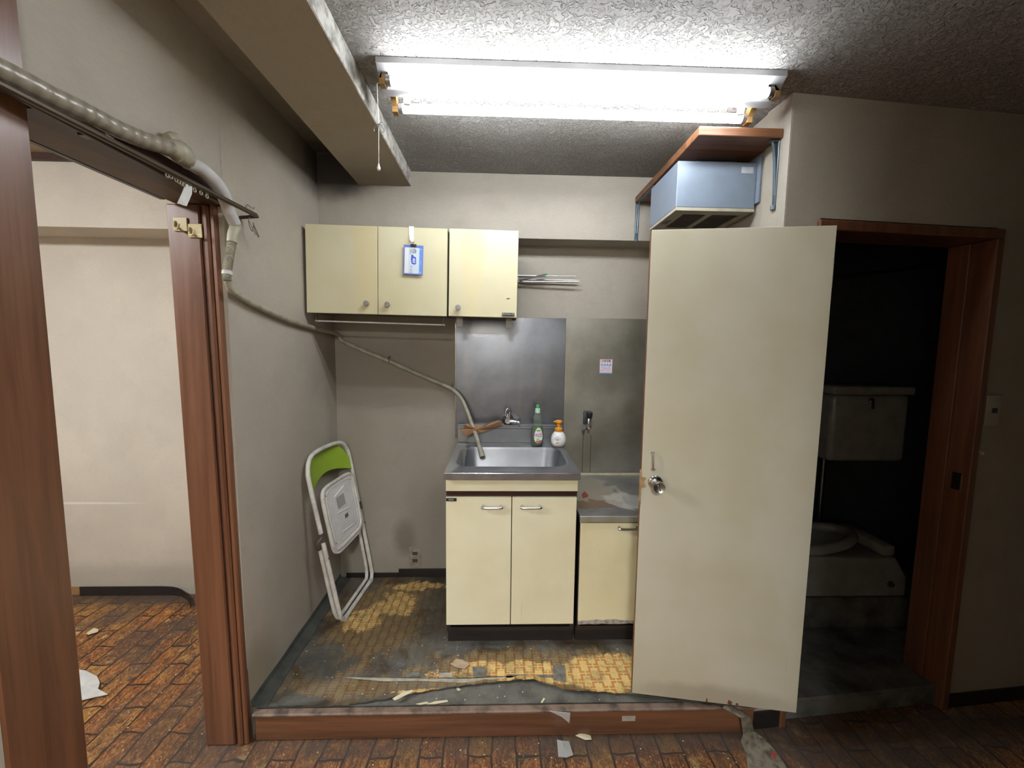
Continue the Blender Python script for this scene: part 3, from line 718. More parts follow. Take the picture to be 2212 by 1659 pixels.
a, b_ = at(1296, 776, 'y', YB-.0037), at(1322, 807, 'y', YB-.0037)
obj('backing', MB().box(a.x, YB-.0045, b_.z, b_.x, YB-.0036, a.z), m_palepink, st)
obj('print_inset', MB().box(a.x+.004, YB-.0050, b_.z+.008, b_.x-.004, YB-.0046, a.z-.020), m_paper, st)
obj('print_band', MB().box(a.x+.001, YB-.0050, b_.z, b_.x-.001, YB-.0046, b_.z+.006), m_midblue, st)
mt = MB(); zz = a.z-.033
for i in range(4): x_ = a.x+.006+i*.0155; mt.prism([(x_, YB-.0051, zz), (x_+.014, YB-.0051, zz), (x_+.007, YB-.0051, zz+.014)], (0, -.0003, 0))
mt.box(a.x+.004, YB-.0054, zz-.004, b_.x-.004, YB-.0051, zz)
obj('print_peaks', mt, m_midblue, st)
text('lettering', '火気注意', .013, face(((a.x+b_.x)/2, YB-.0055, a.z-.010), *FRONT), m_ink, st)
for k, s_ in enumerate(('使用上のご注意', 'ガス使用中は必ず', '換気してください')):
    text('lettering', s_, .0075, face(((a.x+b_.x)/2, YB-.0055, zz-.012-k*.010), *FRONT), m_pinkink, st)

# ---------------------------------------------------------------- sink top
SX0, SX1, SY0, SY1, SZ = -.233, .352, 1.68, YB-.008, .942
snk = thing('sink', 'stainless steel sink top with one wide rounded basin', 'sink', ((SX0+SX1)/2, SY0, SZ))
cx, cy = (SX0+SX1)/2, 1.965; hx, hy = .262, .182
def rrect(cx, cy, hx, hy, rad, z, N=16):
    out = []
    for qx, qy, a0 in ((1, 1, 0), (-1, 1, 90), (-1, -1, 180), (1, -1, 270)):
        for k in range(N+1):
            t = math.radians(a0+90*k/N)
            out.append(Vector((cx+qx*(hx-rad)+rad*math.cos(t), cy+qy*(hy-rad)+rad*math.sin(t), z)))
    return out
def outer(P, z):
    out = []; X0, X1, Y0, Y1 = SX0, SX1, SY0, SY1-.03
    for i, p in enumerate(P):
        q = i//17; k = (i % 17)/16
        cs = ((X1, Y1), (X0, Y1), (X0, Y0), (X1, Y0))[q]
        if q in (0, 2): v = (cs[0], p.y if k < .5 else cs[1]) if k < .5 else (p.x, cs[1])
        else: v = (p.x, cs[1]) if k < .5 else (cs[0], p.y)
        if abs(k-.5) < .01: v = cs
        out.append(Vector((v[0], v[1], z)))
    return out
s_ = MB(); bm = s_.bm
loops = [outer(rrect(cx, cy, hx, hy, .085, SZ), SZ-.028), outer(rrect(cx, cy, hx, hy, .085, SZ), SZ-.003), [v+Vector((0, 0, 0)) for v in outer(rrect(cx, cy, hx, hy, .085, SZ), SZ)],
         rrect(cx, cy, hx+.016, hy+.014, .095, SZ+.0005), rrect(cx, cy, hx+.008, hy+.008, .09, SZ-.003), rrect(cx, cy, hx, hy, .085, SZ-.006), rrect(cx, cy, hx-.005, hy-.005, .083, SZ-.02),
         rrect(cx, cy, hx-.016, hy-.016, .078, SZ-.13), rrect(cx, cy, hx-.03, hy-.03, .07, SZ-.155), rrect(cx, cy, hx-.06, hy-.06, .05, SZ-.162), rrect(cx, cy, .04, .04, .038, SZ-.168)]
L = [[bm.verts.new(v) for v in l] for l in loops]; n_ = len(L[0])
for A_, B_ in zip(L, L[1:]):
    for k in range(n_): bm.faces.new((A_[k], A_[(k+1) % n_], B_[(k+1) % n_], B_[k]))
bm.faces.new(L[-1])
obj('basin_top', s_, m_sink, snk)
obj('drain_cup', MB().lathe([(.042, .004), (.046, .002), (.046, 0)], (cx, cy, SZ-.168), (0, 0, 1), 24), m_chrome, snk)
obj('front_lip', MB().box(SX0, SY0-.004, SZ-.030, SX1, SY0-.0005, SZ-.002, .001), plain('shaded_steel_lip', (.26, .24, .24), .45, .8), snk)
obj('lip_highlight', MB().cyl((SX0, SY0-.002, SZ-.002), (SX1, SY0-.002, SZ-.002), .0022, 8), m_chrome, snk)
obj('upstand', MB().box(SX0, SY1-.031, SZ-.02, SX1+.008, SY1-.026, 1.018, .001), m_sink, snk)
obj('back_ledge', MB().box(SX0, SY1-.034, 1.0185, SX1+.008, SY1-.001, 1.0385, .0015).box(SX0, SY1-.036, 1.0345, SX1+.008, SY1-.030, 1.0425, .0015), m_sink, snk)

# faucet
fz = at(1105, 905, 'y', YB)
fc = thing('faucet', 'chrome wall faucet with upturned spout above the sink', 'faucet', (fz.x, YB-.006, fz.z))
O = Vector((fz.x-.022, YB-.0062, fz.z-.001))
obj('body', MB().lathe([(.034, 0), (.033, .010), (.026, .030), (.018, .044), (.016, .056)], O, (0, -1, 0), 24).tube([O+Vector((0, -.045, 0)), O+Vector((.03, -.048, -.004)), O+Vector((.048, -.048, -.008))], .0105, 14), m_chrome, fc)
obj('spout', MB().tube([O+Vector((.004, -.045, .008)), O+Vector((.010, -.047, .045)), O+Vector((.006, -.052, .066)), O+Vector((-.006, -.060, .068)), O+Vector((-.012, -.062, .052)), O+Vector((-.012, -.062, .030))], [.009, .008, .007, .007, .007, .008], 12, smooth=5), m_chrome, fc)
hd = O+Vector((.052, -.048, -.008))
h_ = MB().cyl(hd, hd+Vector((.012, 0, 0)), .008, 14)
h_.tube([hd+Vector((.012, 0, -.026)), hd+Vector((.012, 0, .026))], .0045, 10).tube([hd+Vector((.012, -.024, 0)), hd+Vector((.012, .024, 0))], .0045, 10)
obj('cross_handle', h_, m_chrome, fc)
# gas tap
g = at(1268, 900, 'y', YB)
gt = thing('gas_tap', 'wall gas tap with black cap on the brownish steel sheet', 'gas tap', (g.x, YB-.004, g.z))
a0 = Vector((g.x+.005, YB-.004, g.z))
obj('outlet_cap', MB().lathe([(.014, 0), (.016, .006), (.0165, .030), (.014, .036)], a0+Vector((0, -.035, 0)), (0, -.25, 1), 18), m_black, gt)
obj('tap_body', MB().box(a0.x-.011, YB-.055, a0.z-.062, a0.x+.011, YB-.022, a0.z-.002, .004, 2).cyl((a0.x, YB-.03, a0.z-.045), (a0.x, YB-.0045, a0.z-.045), .012, 16).cyl((a0.x, YB-.038, a0.z-.062), (a0.x, YB-.038, a0.z-.085), .008, 14), m_chrome, gt)
obj('lever', MB().box(a0.x-.005, YB-.064, a0.z-.048, a0.x+.007, YB-.0552, a0.z-.016, .002), m_dullchrome, gt)
obj('dark_back_plate', MB().box(a0.x-.028, YB-.012, a0.z-.045, a0.x-.004, YB-.0038, a0.z+.034, .006, 2), plain('dark_blue_plate', (.05, .055, .08), .5), gt)
obj('side_key', MB().tube([(a0.x-.012, YB-.04, a0.z-.058), (a0.x-.026, YB-.042, a0.z-.062), (a0.x-.032, YB-.042, a0.z-.075), (a0.x-.030, YB-.042, a0.z-.098)], [.006, .008, .008, .003], 10, smooth=3), m_wire, gt)

# ---------------------------------------------------------------- sink cabinet
CF = 1.70
def pull(parent, x0, x1, z, Y):
    h = MB(); r = .0055; o_ = .020
    h.tube([(x0+.006, Y, z), (x0+.002, Y-o_*.7, z-.001), (x0+.010, Y-o_, z-.002), (x1-.010, Y-o_, z-.002), (x1-.002, Y-o_*.7, z-.001), (x1-.006, Y, z)], [.007, .0065, r, r, .0065, .007], 12, smooth=4)
    return obj('handle', h, m_chrome, parent)
sc = thing('sink_cabinet', 'cream two-door base cabinet under the sink', 'cabinet', (.06, CF, ZK))
x0, x1 = SX0+.004, SX1-.006
cb = MB().box(x0, CF+.019, ZK+.075, x0+.016, YB-.012, .9138).box(x1-.016, CF+.019, ZK+.075, x1, YB-.012, .9138).box(x0+.0161, CF+.019, ZK+.0751, x1-.0161, YB-.012, ZK+.091).box(x0+.0161, YB-.02, ZK+.092, x1-.0161, YB-.012, .9)
obj('carcass', cb, m_toe, sc, flat=True)
obj('apron', MB().box(x0, CF, .853, x1, CF+.018, .9135, .0015), m_cream, sc)
obj('rail_strip', MB().box(x0+.001, CF+.010, .8285, x1-.001, CF+.018, .8525), m_reveal, sc)
obj('rail_strip', MB().box(x0, CF-.001, .8495, x1, CF+.010, .8528, .0008), m_reveal, sc)
zb = at(1000, 1350, 'y', CF).z; zt = .826
xm = at(1104.5, 1200, 'y', CF).x
for a, b_, hx0, hx1 in ((x0, xm-.0018, 1041, 1085), (xm+.0018, x1-.003, 1125, 1169)):
    d = obj('door', MB().box(a, CF, zb, b_, CF+.018, zt, .0015), m_cream, sc)
    pull(d, at(hx0, 1096, 'y', CF-.01).x, at(hx1, 1096, 'y', CF-.01).x, at(1060, 1095, 'y', CF-.01).z, CF)
    if a == x0:
        bg = obj('badge', MB().box(x0+.001, CF-.0022, zt-.017, x0+.046, CF-.0002, zt-.003, .0005), m_black, d)
        text('badge_lettering', 'NAO', .010, face((x0+.0235, CF-.0026, zt-.010), *FRONT), m_whitedirty, bg)
obj('toe_board', MB().box(x0+.001, CF+.05, ZK+.001, x1, CF+.066, ZK+.0745), m_toe, sc)

# stove cabinet (low)
vc = thing('low_cabinet', 'low cream base cabinet with swollen door bottom beside the sink cabinet', 'cabinet', (.67, CF, ZK))
GX0, GX1, GZ = SX1+.010, XR-.002, .742
cb = MB().box(GX0, CF+.021, ZK+.075, GX0+.016, YB-.012, GZ-.0255).box(GX1-.016, CF+.021, ZK+.075, GX1, YB-.012, GZ-.0255).box(GX0+.0161, CF+.021, ZK+.0751, GX1-.0161, YB-.012, ZK+.091)
obj('carcass', cb, m_toe, vc, flat=True)
zb2 = at(1310, 1342, 'y', CF).z
for a, b_ in ((GX0+.002, .668), (.672, GX1-.002)):
    d = obj('door', MB().box(a, CF+.002, zb2, b_, CF+.020, GZ-.034, .0015), m_creamlow, vc)
    ch = MB(); pr = [Vector((a, CF+.002, zb2-.012)), ]
    nn = 14
    top = [Vector((a+(b_-a)*i/nn, CF+.002, zb2+.002+random.uniform(-.0, .007))) for i in range(nn+1)]
    bot = [Vector((a+(b_-a)*i/nn, CF+.002, zb2-.010-random.uniform(0, .004))) for i in range(nn+1)]
    for i in range(nn): ch.prism([bot[i], bot[i+1], top[i+1], top[i]], (0, -.002-.001*random.random(), 0))
    ch.box(a+.001, CF+.004, zb2-.010, b_-.001, CF+.019, zb2)
    obj('swollen_edge', ch, m_bare, d)
    if a < .6: pull(d, at(1336, 1142, 'y', CF-.01).x, at(1336, 1142, 'y', CF-.01).x+.085, at(1350, 1141, 'y', CF-.01).z, CF+.002)
    else: pull(d, a+.06, a+.145, at(1350, 1141, 'y', CF-.01).z, CF+.002)
obj('toe_board', MB().box(GX0, CF+.05, ZK+.001, GX1, CF+.066, ZK+.0745), m_toe, vc)
ct = thing('stove_counter', 'low stained steel counter for a gas stove beside the sink', 'counter', (.67, CF, GZ))
obj('counter_sheet', MB().box(GX0-.004, CF-.004, GZ-.024, GX1, YB-.012, GZ, .0015), m_stovetop, ct)
obj('front_lip', MB().box(GX0-.004, CF-.0065, GZ-.0265, GX1, CF-.0042, GZ-.001, .0005), plain('dull_beige_lip', (.36, .34, .27), .5, .4), ct)
obj('upstand', MB().box(GX0, YB-.0118, GZ-.01, GX1, YB-.0065, GZ+.012, .001), m_chip, ct)
obj('rust_patch', MB().prism([at(1283+a, b, 'z', GZ+.0006) for a, b in ((-26, 1068), (-20, 1062), (-12, 1070), (-14, 1074), (-24, 1076))], (0, 0, .002)), plain('red_rust', (.25, .06, .03), .8), ct)

# ---------------------------------------------------------------- bottles
DB = at(1160, 962, 'z', SZ+.001)
bt = thing('dish_soap_bottle', 'clear green dish soap bottle with oval label on the sink rim', 'bottle', DB, rot=Matrix.Rotation(math.radians(12), 4, 'Z'))
pr = [(.020, 0), (.030, .002), (.0325, .010), (.0345, .035), (.0355, .060), (.033, .085), (.0275, .108), (.024, .122), (.0245, .132), (.0245, .150), (.022, .164), (.016, .175), (.0125, .180), (.0125, .184)]
obj('shell', MB().lathe(pr, n=32, sy=.62), m_clearbottle, bt, local=True)
obj('detergent', MB().lathe([(r*.95, max(h, .002)) for r, h in pr if h < .112], n=32, sy=.60), m_greensoap, bt, local=True)
obj('cap', MB().lathe([(.0145, .1805), (.0150, .183), (.0140, .204), (.012, .206)], n=24), m_palecap, bt, local=True)
obj('nozzle', MB().lathe([(.007, .2065), (.009, .210), (.0098, .216), (.008, .223), (.003, .226)], n=20), m_greencap, bt, local=True)
def oval(cx, cz, a, b, y, th, mat, name, parent, bulge=0.0):
    mm = MB(); P_ = []
    for k in range(28):
        t = 2*PI*k/28; x_ = a*math.cos(t)*(1-.22*math.sin(t)); z_ = b*math.sin(t)
        P_.append(Vector((cx+x_, y+((x_/.035)**2)*bulge, cz+z_)))
    mm.prism(P_, (0, -th, 0)); return obj(name, mm, mat, parent, local=True)
lb = oval(0, .060, .0245, .045, -.0222, .0005, m_limelabel, 'label_rim', bt, .004)
lb2 = oval(0, .058, .0228, .041, -.0228, .0005, m_whiteink, 'label', bt, .004)
for k in range(1): pass
text('label_lettering', 'チャーミー', .0130, face((0, -.0243, .066), (1, 0, .12), (-.12, 0, 1)), m_pinkink, bt, local=True, bold=.0006)
text('label_lettering', 'マイルド', .0075, face((.006, -.0243, .055), *FRONT), m_blueink, bt, local=True, bold=.0003)
obj('label_print', MB().box(-.010, -.0245, .084, .010, -.0240, .090, .0002), m_greenink, bt, local=True)
oval(-.003, .036, .009, .0095, -.0238, .0005, m_limelabel, 'label_fruit', bt)
obj('label_print', MB().prism([(-.016, -.0236, .030), (.020, -.0236, .034), (.013, -.0236, .024), (0, -.0236, .0185), (-.010, -.0236, .022)], (0, -.0005, 0)), m_pinkink, bt, local=True)
HB = at(1206, 963, 'z', SZ+.001)
hb = thing('foam_soap_bottle', 'round white hand soap bottle with orange pump on the sink rim', 'bottle', HB)
pr = [(.020, 0), (.030, .001), (.036, .008), (.0405, .022), (.0415, .036), (.0395, .052), (.034, .066), (.027, .075), (.0225, .079), (.0215, .082)]
obj('shell', MB().lathe(pr, n=36, sy=.8), m_white, hb, local=True)
obj('collar', MB().lathe([(.0205, .0815), (.0215, .083), (.0215, .098), (.019, .101), (.010, .102)], n=28), m_orange, hb, local=True)
obj('pump_stem', MB().lathe([(.0095, .1025), (.0095, .112), (.0115, .114), (.0115, .122), (.013, .126)], n=20), m_orange, hb, local=True)
obj('pump_head', MB().lathe([(.013, .1265), (.019, .129), (.021, .133), (.0205, .139), (.015, .142), (.004, .143)], n=24).box(-.030, -.006, .131, -.014, .006, .138, .002), m_orange, hb, local=True)
oval(-.010, .036, .0225, .025, -.0322, .0008, m_palepink, 'label_rim', hb, .008)
oval(-.010, .036, .0215, .024, -.0330, .0005, m_whiteink, 'label', hb, .008)
text('label_lettering', 'ハンドソープ', .0062, face((-.010, -.0340, .046), *FRONT), m_blueink, hb, local=True)
obj('label_print', MB().box(-.018, -.0342, .0385, -.002, -.0338, .0415), m_greenink, hb, local=True)
for k in range(3): oval(-.016+k*.006, .022+.003*(k == 1), .0025, .005, -.0340, .0005, m_orangeink, 'label_print', hb)

# brown paper wrapped round the hose
bp = MB()
ol = [(993, 930), (1003, 926), (1002, 918), (1010, 915), (1018, 920), (1032, 916), (1045, 919), (1062, 912), (1075, 908), (1083, 910), (1084, 920), (1062, 927), (1040, 934), (1024, 937), (1016, 943), (1008, 943)]
front = [at(a, b, 'y', 2.175+.012*math.sin(i*1.9)) for i, (a, b) in enumerate(ol)]
back = [v+Vector((0, .004, 0)) for v in front]
cF = at(1032, 928, 'y', 2.160)
vf = [bp.bm.verts.new(v) for v in front]; vb = [bp.bm.verts.new(v) for v in back]; c0 = bp.bm.verts.new(cF); c1_ = bp.bm.verts.new(cF+Vector((0, .006, 0)))
for i in range(len(vf)):
    j = (i+1) % len(vf)
    bp.bm.faces.new((vf[i], vf[j], c0)); bp.bm.faces.new((vb[j], vb[i], c1_)); bp.bm.faces.new((vf[j], vf[i], vb[i], vb[j]))
tag(recentre(obj('paper_scrap', bp, m_paperbrown, flat=True)), 'crumpled brown packing paper stuck on the grey hose above the sink', 'paper')

# ---------------------------------------------------------------- drain hose and pipe along the wall
hs = thing('drain_hose', 'long taped drain hose running from the opening over the wall into the sink', 'hose', (XL, 1.3, 1.9))
XH = XL+.045
pth = [at(a, b, 'x', x_) for a, b, x_ in ((-120, 92, XH), (45, 174, XH), (110, 208, XH), (180, 241, XH), (250, 277, XH), (310, 302, XH), (360, 318, XH+.002), (392, 334, XH+.004))]
wr = [.020]*8
P_, R_ = spline(pth, wr, 14); R_ = [r*(1+.012*math.sin(i*1.7)) for i, r in enumerate(R_)]
obj('taped_pipe', MB().tube(P_, R_, 18), m_tape, hs)
obj('tape_bundle', MB().tube([at(366, 322, 'x', XH), at(384, 326, 'x', XH+.006), at(398, 340, 'x', XH+.006), at(400, 352, 'x', XH)], [.020, .029, .027, .019], 14, smooth=5).tube([at(362, 300, 'x', XL+.02), at(375, 300, 'x', XL+.024), at(385, 318, 'x', XL+.026)], [.014, .018, .014], 10, smooth=3), m_hose, hs)
obj('insulated_pipe', MB().tube([at(402, 350, 'x', XH), at(430, 362, 'x', XH+.003), at(458, 386, 'x', XH+.004), at(478, 412, 'x', XH), at(490, 440, 'x', XH-.008), at(497, 462, 'x', XL+.032), at(507, 482, 'x', XL+.028)], [.018, .019, .0205, .0205, .0195, .019, .018], 18, smooth=7), m_insul, hs)
obj('taped_elbow', MB().tube([at(506, 480, 'x', XL+.028), at(508, 492, 'x', XL+.027), at(503, 508, 'x', XL+.025), at(501, 524, 'x', XL+.024)], [.0185, .0175, .0165, .0155], 16, smooth=6), m_runner, hs)
cp = [at(a, b, 'x', XL+.022) for a, b in ((501, 522), (497, 545), (493, 568), (490, 590), (491, 606))]
P_, R_ = spline(cp, [.013]*5, 30); R_ = [.0125+.0016*(1 if (i//2) % 2 else -1) for i in range(len(P_))]
obj('corrugated_hose', MB().tube(P_, R_, 16), m_hose, hs)
obj('hose_clamp', MB().tube([at(491, 586, 'x', XL+.022), at(490.5, 594, 'x', XL+.022)], .0155, 16), m_insul, hs)
hp = [at(a, b, 'x', XL+.018) for a, b in ((490, 604), (500, 626), (528, 646), (562, 664), (620, 690), (662, 704), (690, 712))]
hp += [Vector((XL+.035, 2.235, at(712, 722, 'y', 2.25).z))]
hp += [at(a, b, 'y', y_) for a, b, y_ in ((739, 736, 2.262), (785, 757, 2.264), (840, 780, 2.264), (905, 809, 2.262), (950, 828, 2.258), (978, 842, 2.25), (996, 860, 2.24), (1009, 888, 2.215), (1020, 918, 2.19), (1030, 946, 2.15), (1036, 968, 2.10))]
obj('hose_pipe', MB().tube(hp, .0112, 14, smooth=6), m_hose, hs)
e1, e2 = at(1036, 966, 'y', 2.102), at(1042, 988, 'y', 2.06)
obj('hose_end', MB().tube([e1, e1+(e2-e1)*.3, e2], [.0112, .0135, .0145], 14), m_runner, hs)
for px, py in ((840, 778), (976, 838)):
    q = at(px, py, 'y', 2.262)
    obj('wall_clip', MB().tube([q+Vector((0, .012, .016)), q+Vector((0, -.008, .013)), q+Vector((.003, -.013, 0)), q+Vector((.002, -.006, -.013)), q+Vector((0, .012, -.015))], .0022, 8, smooth=4).box(q.x-.004, q.y+.004, q.z+.012, q.x+.006, YB-.001, q.z+.024), m_wire, hs)

# ---------------------------------------------------------------- curtain rail with runners
cr = thing('curtain_rail', 'dark double curtain rail running above the opening to the side room', 'curtain rail', (XL+.05, 1.0, 1.95))
XRl = XL+.055
A1, B1 = at(-60, 151, 'x', XRl), at(552, 465, 'x', XRl)
d_ = (B1-A1).normalized()
obj('rail', MB().tube([A1, B1], .0078, 10), m_rail, cr)
A2, B2 = at(-60, 158, 'x', XL+.032), at(470, 438, 'x', XL+.032)
obj('rail', MB().tube([A2, B2], .0055, 10), m_rail, cr)
obj('end_return', MB().tube([B1, B1+Vector((.002, .008, 0)), B1+Vector((-.03, .002, -.006)), (XL+.004, B1.y-.004, B1.z-.010)], [.0075, .0075, .006, .006], 10), m_rail, cr)
for px, py in ((232, 302), (468, 425)):
    q = at(px, py, 'x', XRl)
    obj('bracket', MB().box(XL+.0005, q.y-.010, q.z+.004, XRl+.006, q.y+.010, q.z+.009, .001), m_rail, cr)
for a, b_ in ((361, 376), (369, 379), (380, 386), (386, 390), (392, 394), (397, 397), (420, 409), (434, 415), (447, 423)):
    q = at(a, b_-6, 'x', XRl-.004)
    rr = obj('curtain_runner', MB().box(q.x-.0022, q.y-.004, q.z-.004, q.x+.0022, q.y+.004, q.z+.004, .001).tube([q+Vector((0, .0052*math.sin(t*PI/5), -.0095+.0055*math.cos(t*PI/5))) for t in range(10)], .0016, 6, closed=True), m_runner, cr)
rb = MB()
for k, (dx, tw) in enumerate(((0, .004), (.006, -.003))):
    p0, p1, p2 = at(405+k*8, 396+k*3, 'x', XRl-.004), at(399+k*8, 418, 'x', XRl-.002), at(389+k*9, 441+k*3, 'x', XRl)
    wv = Vector((.001, .0075, .001))
    rows = [[p0-wv*.5, p0+wv*.5], [p1-wv, p1+wv+Vector((.003, 0, 0))], [p2-wv, p2+wv]]
    rb.sheet(rows, .0015, (1, 0, 0))
tag(recentre(obj('ribbon', rb, m_cloth)), 'folded white cloth ribbon hanging from the dark curtain rail', 'ribbon')
q = at(537, 478, 'x', XRl-.01)
wr_ = MB().tube([B1+Vector((-.012, -.004, -.008)), q+Vector((0, 0, .010)), q+Vector((0, .004, -.014)), q+Vector((.004, .012, -.030)), q+Vector((.002, .022, -.012)), q+Vector((0, .026, .004)), q+Vector((0, .034, -.020)), q+Vector((0, .052, -.038)), q+Vector((0, .055, -.034)), q+Vector((0, .030, -.004))], .0013, 6, smooth=5)
wr_.tube([q+Vector((0, .004, .002)), q+Vector((.002, .018, -.020)), q+Vector((.002, .034, -.037))], .0010, 6, smooth=4)
tag(recentre(obj('wire_hook', wr_, m_wire)), 'tangled thin wire hook dangling from the end of the curtain rail', 'wire hook')
q = at(534, 443, 'x', XL+.006)
tag(recentre(obj('bent_nail', MB().tube([q+Vector((-.0055, 0, -.010)), q+Vector((0, 0, .002)), q+Vector((.004, .030, -.003)), q+Vector((.004, .036, .004))], .0014, 6), m_wire)), 'bent wire nail stuck in the wall above the curtain rail end', 'nail')
# gold hooks
for (px, py), lab in (((391, 485), 'square gold stick-on hook, upper one on the glossy brown post'), ((423, 499), 'square gold stick-on hook, lower one on the glossy brown post')):
    q = at(px, py, 'y', YJ1-.001)
    t = thing('adhesive_hook', lab, 'hook', q, 'gold hooks on the brown post')
    obj('plate', MB().box(q.x-.022, YJ1-.0048, q.z-.022, q.x+.022, YJ1-.0005, q.z+.022, .0015), m_gold, t)
    obj('hook_arm', MB().tube([q+Vector((-.016, -.004, .010)), q+Vector((-.015, -.008, -.004)), q+Vector((-.008, -.016, -.016)), q+Vector((.006, -.022, -.018)), q+Vector((.012, -.024, -.004))], [.003, .0035, .004, .0035, .0025], 10, smooth=5), m_gold, t)

# ---------------------------------------------------------------- outlet, switch
q = at(897, 1202, 'y', YB)
t = thing('wall_outlet', 'dirty beige double wall outlet low on the kitchen wall', 'outlet', (q.x, YB, q.z))
obj('plate', MB().box(q.x-.035, YB-.006, q.z-.060, q.x+.035, YB-.0005, q.z+.060, .003, 2), m_outlet, t)
for dz in (.022, -.022):
    s1 = obj('socket', MB().box(q.x-.015, YB-.0078, q.z+dz-.010, q.x+.015, YB-.0062, q.z+dz+.010, .001), m_carcass, t)
    obj('slots', MB().box(q.x-.007, YB-.0082, q.z+dz-.005, q.x-.005, YB-.0079, q.z+dz+.005).box(q.x+.005, YB-.0082, q.z+dz-.005, q.x+.007, YB-.0079, q.z+dz+.005), m_slot, s1)
ys = 1.418+.09*(1.95-XR)
q = at(2141, 886, 'y', ys)
Msw = Matrix.Translation((q.x, ys-.0005+.09*(q.x-1.95), q.z)) @ Matrix.Rotation(TA, 4, 'Z')
t = thing('light_switch', 'pale wall switch plate beside the toilet doorway', 'switch', Msw.translation, rot=Matrix.Rotation(TA, 4, 'Z'))
obj('plate', MB().box(-.035, -.007, -.06, .035, -.001, .06, .003, 2), m_plate, t, local=True)
obj('rocker', MB().box(-.012, -.0100, -.010, .012, -.0072, .010, .001), plain('dark_switch_rocker', (.05, .06, .13), .4), t, local=True)
obj('screw', MB().lathe([(.0035, 0), (.003, .0012)], (0, -.0071, .042), (0, -1, 0), 12), m_dullchrome, t, local=True)
obj('screw', MB().lathe([(.0035, 0), (.003, .0012)], (0, -.0071, -.042), (0, -1, 0), 12), m_dullchrome, t, local=True)
q = at(2112, 970, 'y', ys-.01)
qm = Matrix.Translation((q.x, ys-.004+.09*(q.x-1.95), q.z)) @ Matrix.Rotation(TA, 4, 'Z') @ Matrix.Rotation(.15, 4, 'Y')
hm = thing('wall_hook', 'small cream plastic hook stuck on the wall below the switch', 'hook', qm.translation, rot=Matrix.Rotation(TA, 4, 'Z'))
obj('plate', MB().box(-.014, -.004, -.028, .014, .0025, .028, .004, 2), m_plate, hm, local=True)
obj('hook_arm', MB().tube([(0, -.004, -.004), (0, -.016, -.016), (0, -.020, -.006)], .004, 8, smooth=4), m_plate, hm, local=True)

# ---------------------------------------------------------------- shelf, brackets, hood
SHX0, SHY0, SHZ = .685, 1.452, 2.222
sh = thing('wall_shelf', 'brown wooden shelf board close under the ceiling above the extractor hood', 'shelf', ((SHX0+XR)/2, 1.8, SHZ))
obj('board', MB().box(SHX0, SHY0, SHZ, XR-.001, YU-.002, SHZ+.030, .002), m_woodSh, sh)
def bracket(M_, L1, L2, label):
    """arm along +x under the board, leg down the wall (wall at x=0), rounded strip with a raised rib"""
    t = thing('shelf_bracket', label, 'bracket', M_.translation, 'blue-grey brackets carrying the shelf', rot=M_.to_3x3().to_4x4())
    rib = MB().box(.001, -.009, -L2, .005, .009, -.001, .0015).tube([(.004, 0, -L2-.002), (.0045, 0, -L2+.012)], .0095, 10)
    obj('wall_leg', rib, m_bracket, t, local=True)
    obj('arm', MB().box(.001, -.009, -.005, L1, .009, -.001, .0015), m_bracket, t, local=True)
    obj('brace', MB().tube([(.004, .004, -L2*.80), (.010, .003, -L2*.35), (.022, .002, -.012), (.030, .0, -.006)], .004, 8, smooth=5).tube([(.004, -.005, -L2*.80), (.009, -.005, -L2*.35), (.018, -.005, -.012)], .003, 8, smooth=5), m_bracket, t, local=True)
MbR = Matrix.Translation((XR-.0005, 1.475, SHZ-.001)) @ Matrix.Rotation(PI, 4, 'Z')
bracket(MbR, .036, .235, 'blue-grey metal bracket on the side wall in front of the hood')
MbL = Matrix.Translation((SHX0+.012, YU-.0005, SHZ-.001)) @ Matrix.Rotation(-PI/2, 4, 'Z')
bracket(MbL, .24, .19, 'blue-grey metal bracket on the back wall at the shelf end')
HX0, HY0, HY1 = .668, 1.575, at(1403, 497, 'x', .668).y
HZ0, HZ1 = at(1463, 453, 'y', HY0).z-.002, at(1467, 347, 'y', HY0).z
hd_ = thing('range_hood', 'blue-grey metal extractor hood under the brown shelf', 'range hood', ((HX0+XR)/2, (HY0+HY1)/2, HZ0))
hb_ = MB().box(HX0, HY0, HZ0+.012, XR-.012, HY1, HZ1, .002)
obj('body', hb_, m_hood, hd_)
rim = MB()
for a, b_, c_, e_ in ((HX0, HY0, XR-.012, HY0+.045), (HX0, HY1-.045, XR-.012, HY1), (HX0, HY0+.045, HX0+.05, HY1-.045), (XR-.04, HY0+.045, XR-.012, HY1-.045), (HX0+.145, HY0+.045, HX0+.165, HY1-.045)):
    rim.box(a, b_, HZ0, c_, e_, HZ0+.0118)
obj('bottom_rim', rim, m_hoodrim, hd_)
for a, b_ in ((HX0+.0505, HX0+.1445), (HX0+.1655, XR-.0405)):
    f_ = MB().box(a, HY0+.0455, HZ0+.006, b_, HY1-.0455, HZ0+.0115)
    k = 12
    for i in range(k): y_ = HY0+.05+(HY1-HY0-.10)*i/(k-1); f_.box(a+.003, y_-.003, HZ0+.002, b_-.003, y_+.003, HZ0+.0058)
    obj('filter', f_, m_filter, hd_)
obj('switch_plate', MB().box(HX0+.014, HY0+.12, HZ0-.0015, HX0+.036, HY0+.17, HZ0-.0002), m_rust, hd_)
obj('duct_box', MB().box(.765, HY0+.06, HZ1+.0005, .93, HY1-.05, SHZ-.002, .002), m_hood, hd_)
obj('wall_flange', MB().box(XR-.0115, HY0-.018, HZ0+.03, XR-.001, HY0+.03, HZ1+.02, .003, 2), m_hood, hd_)
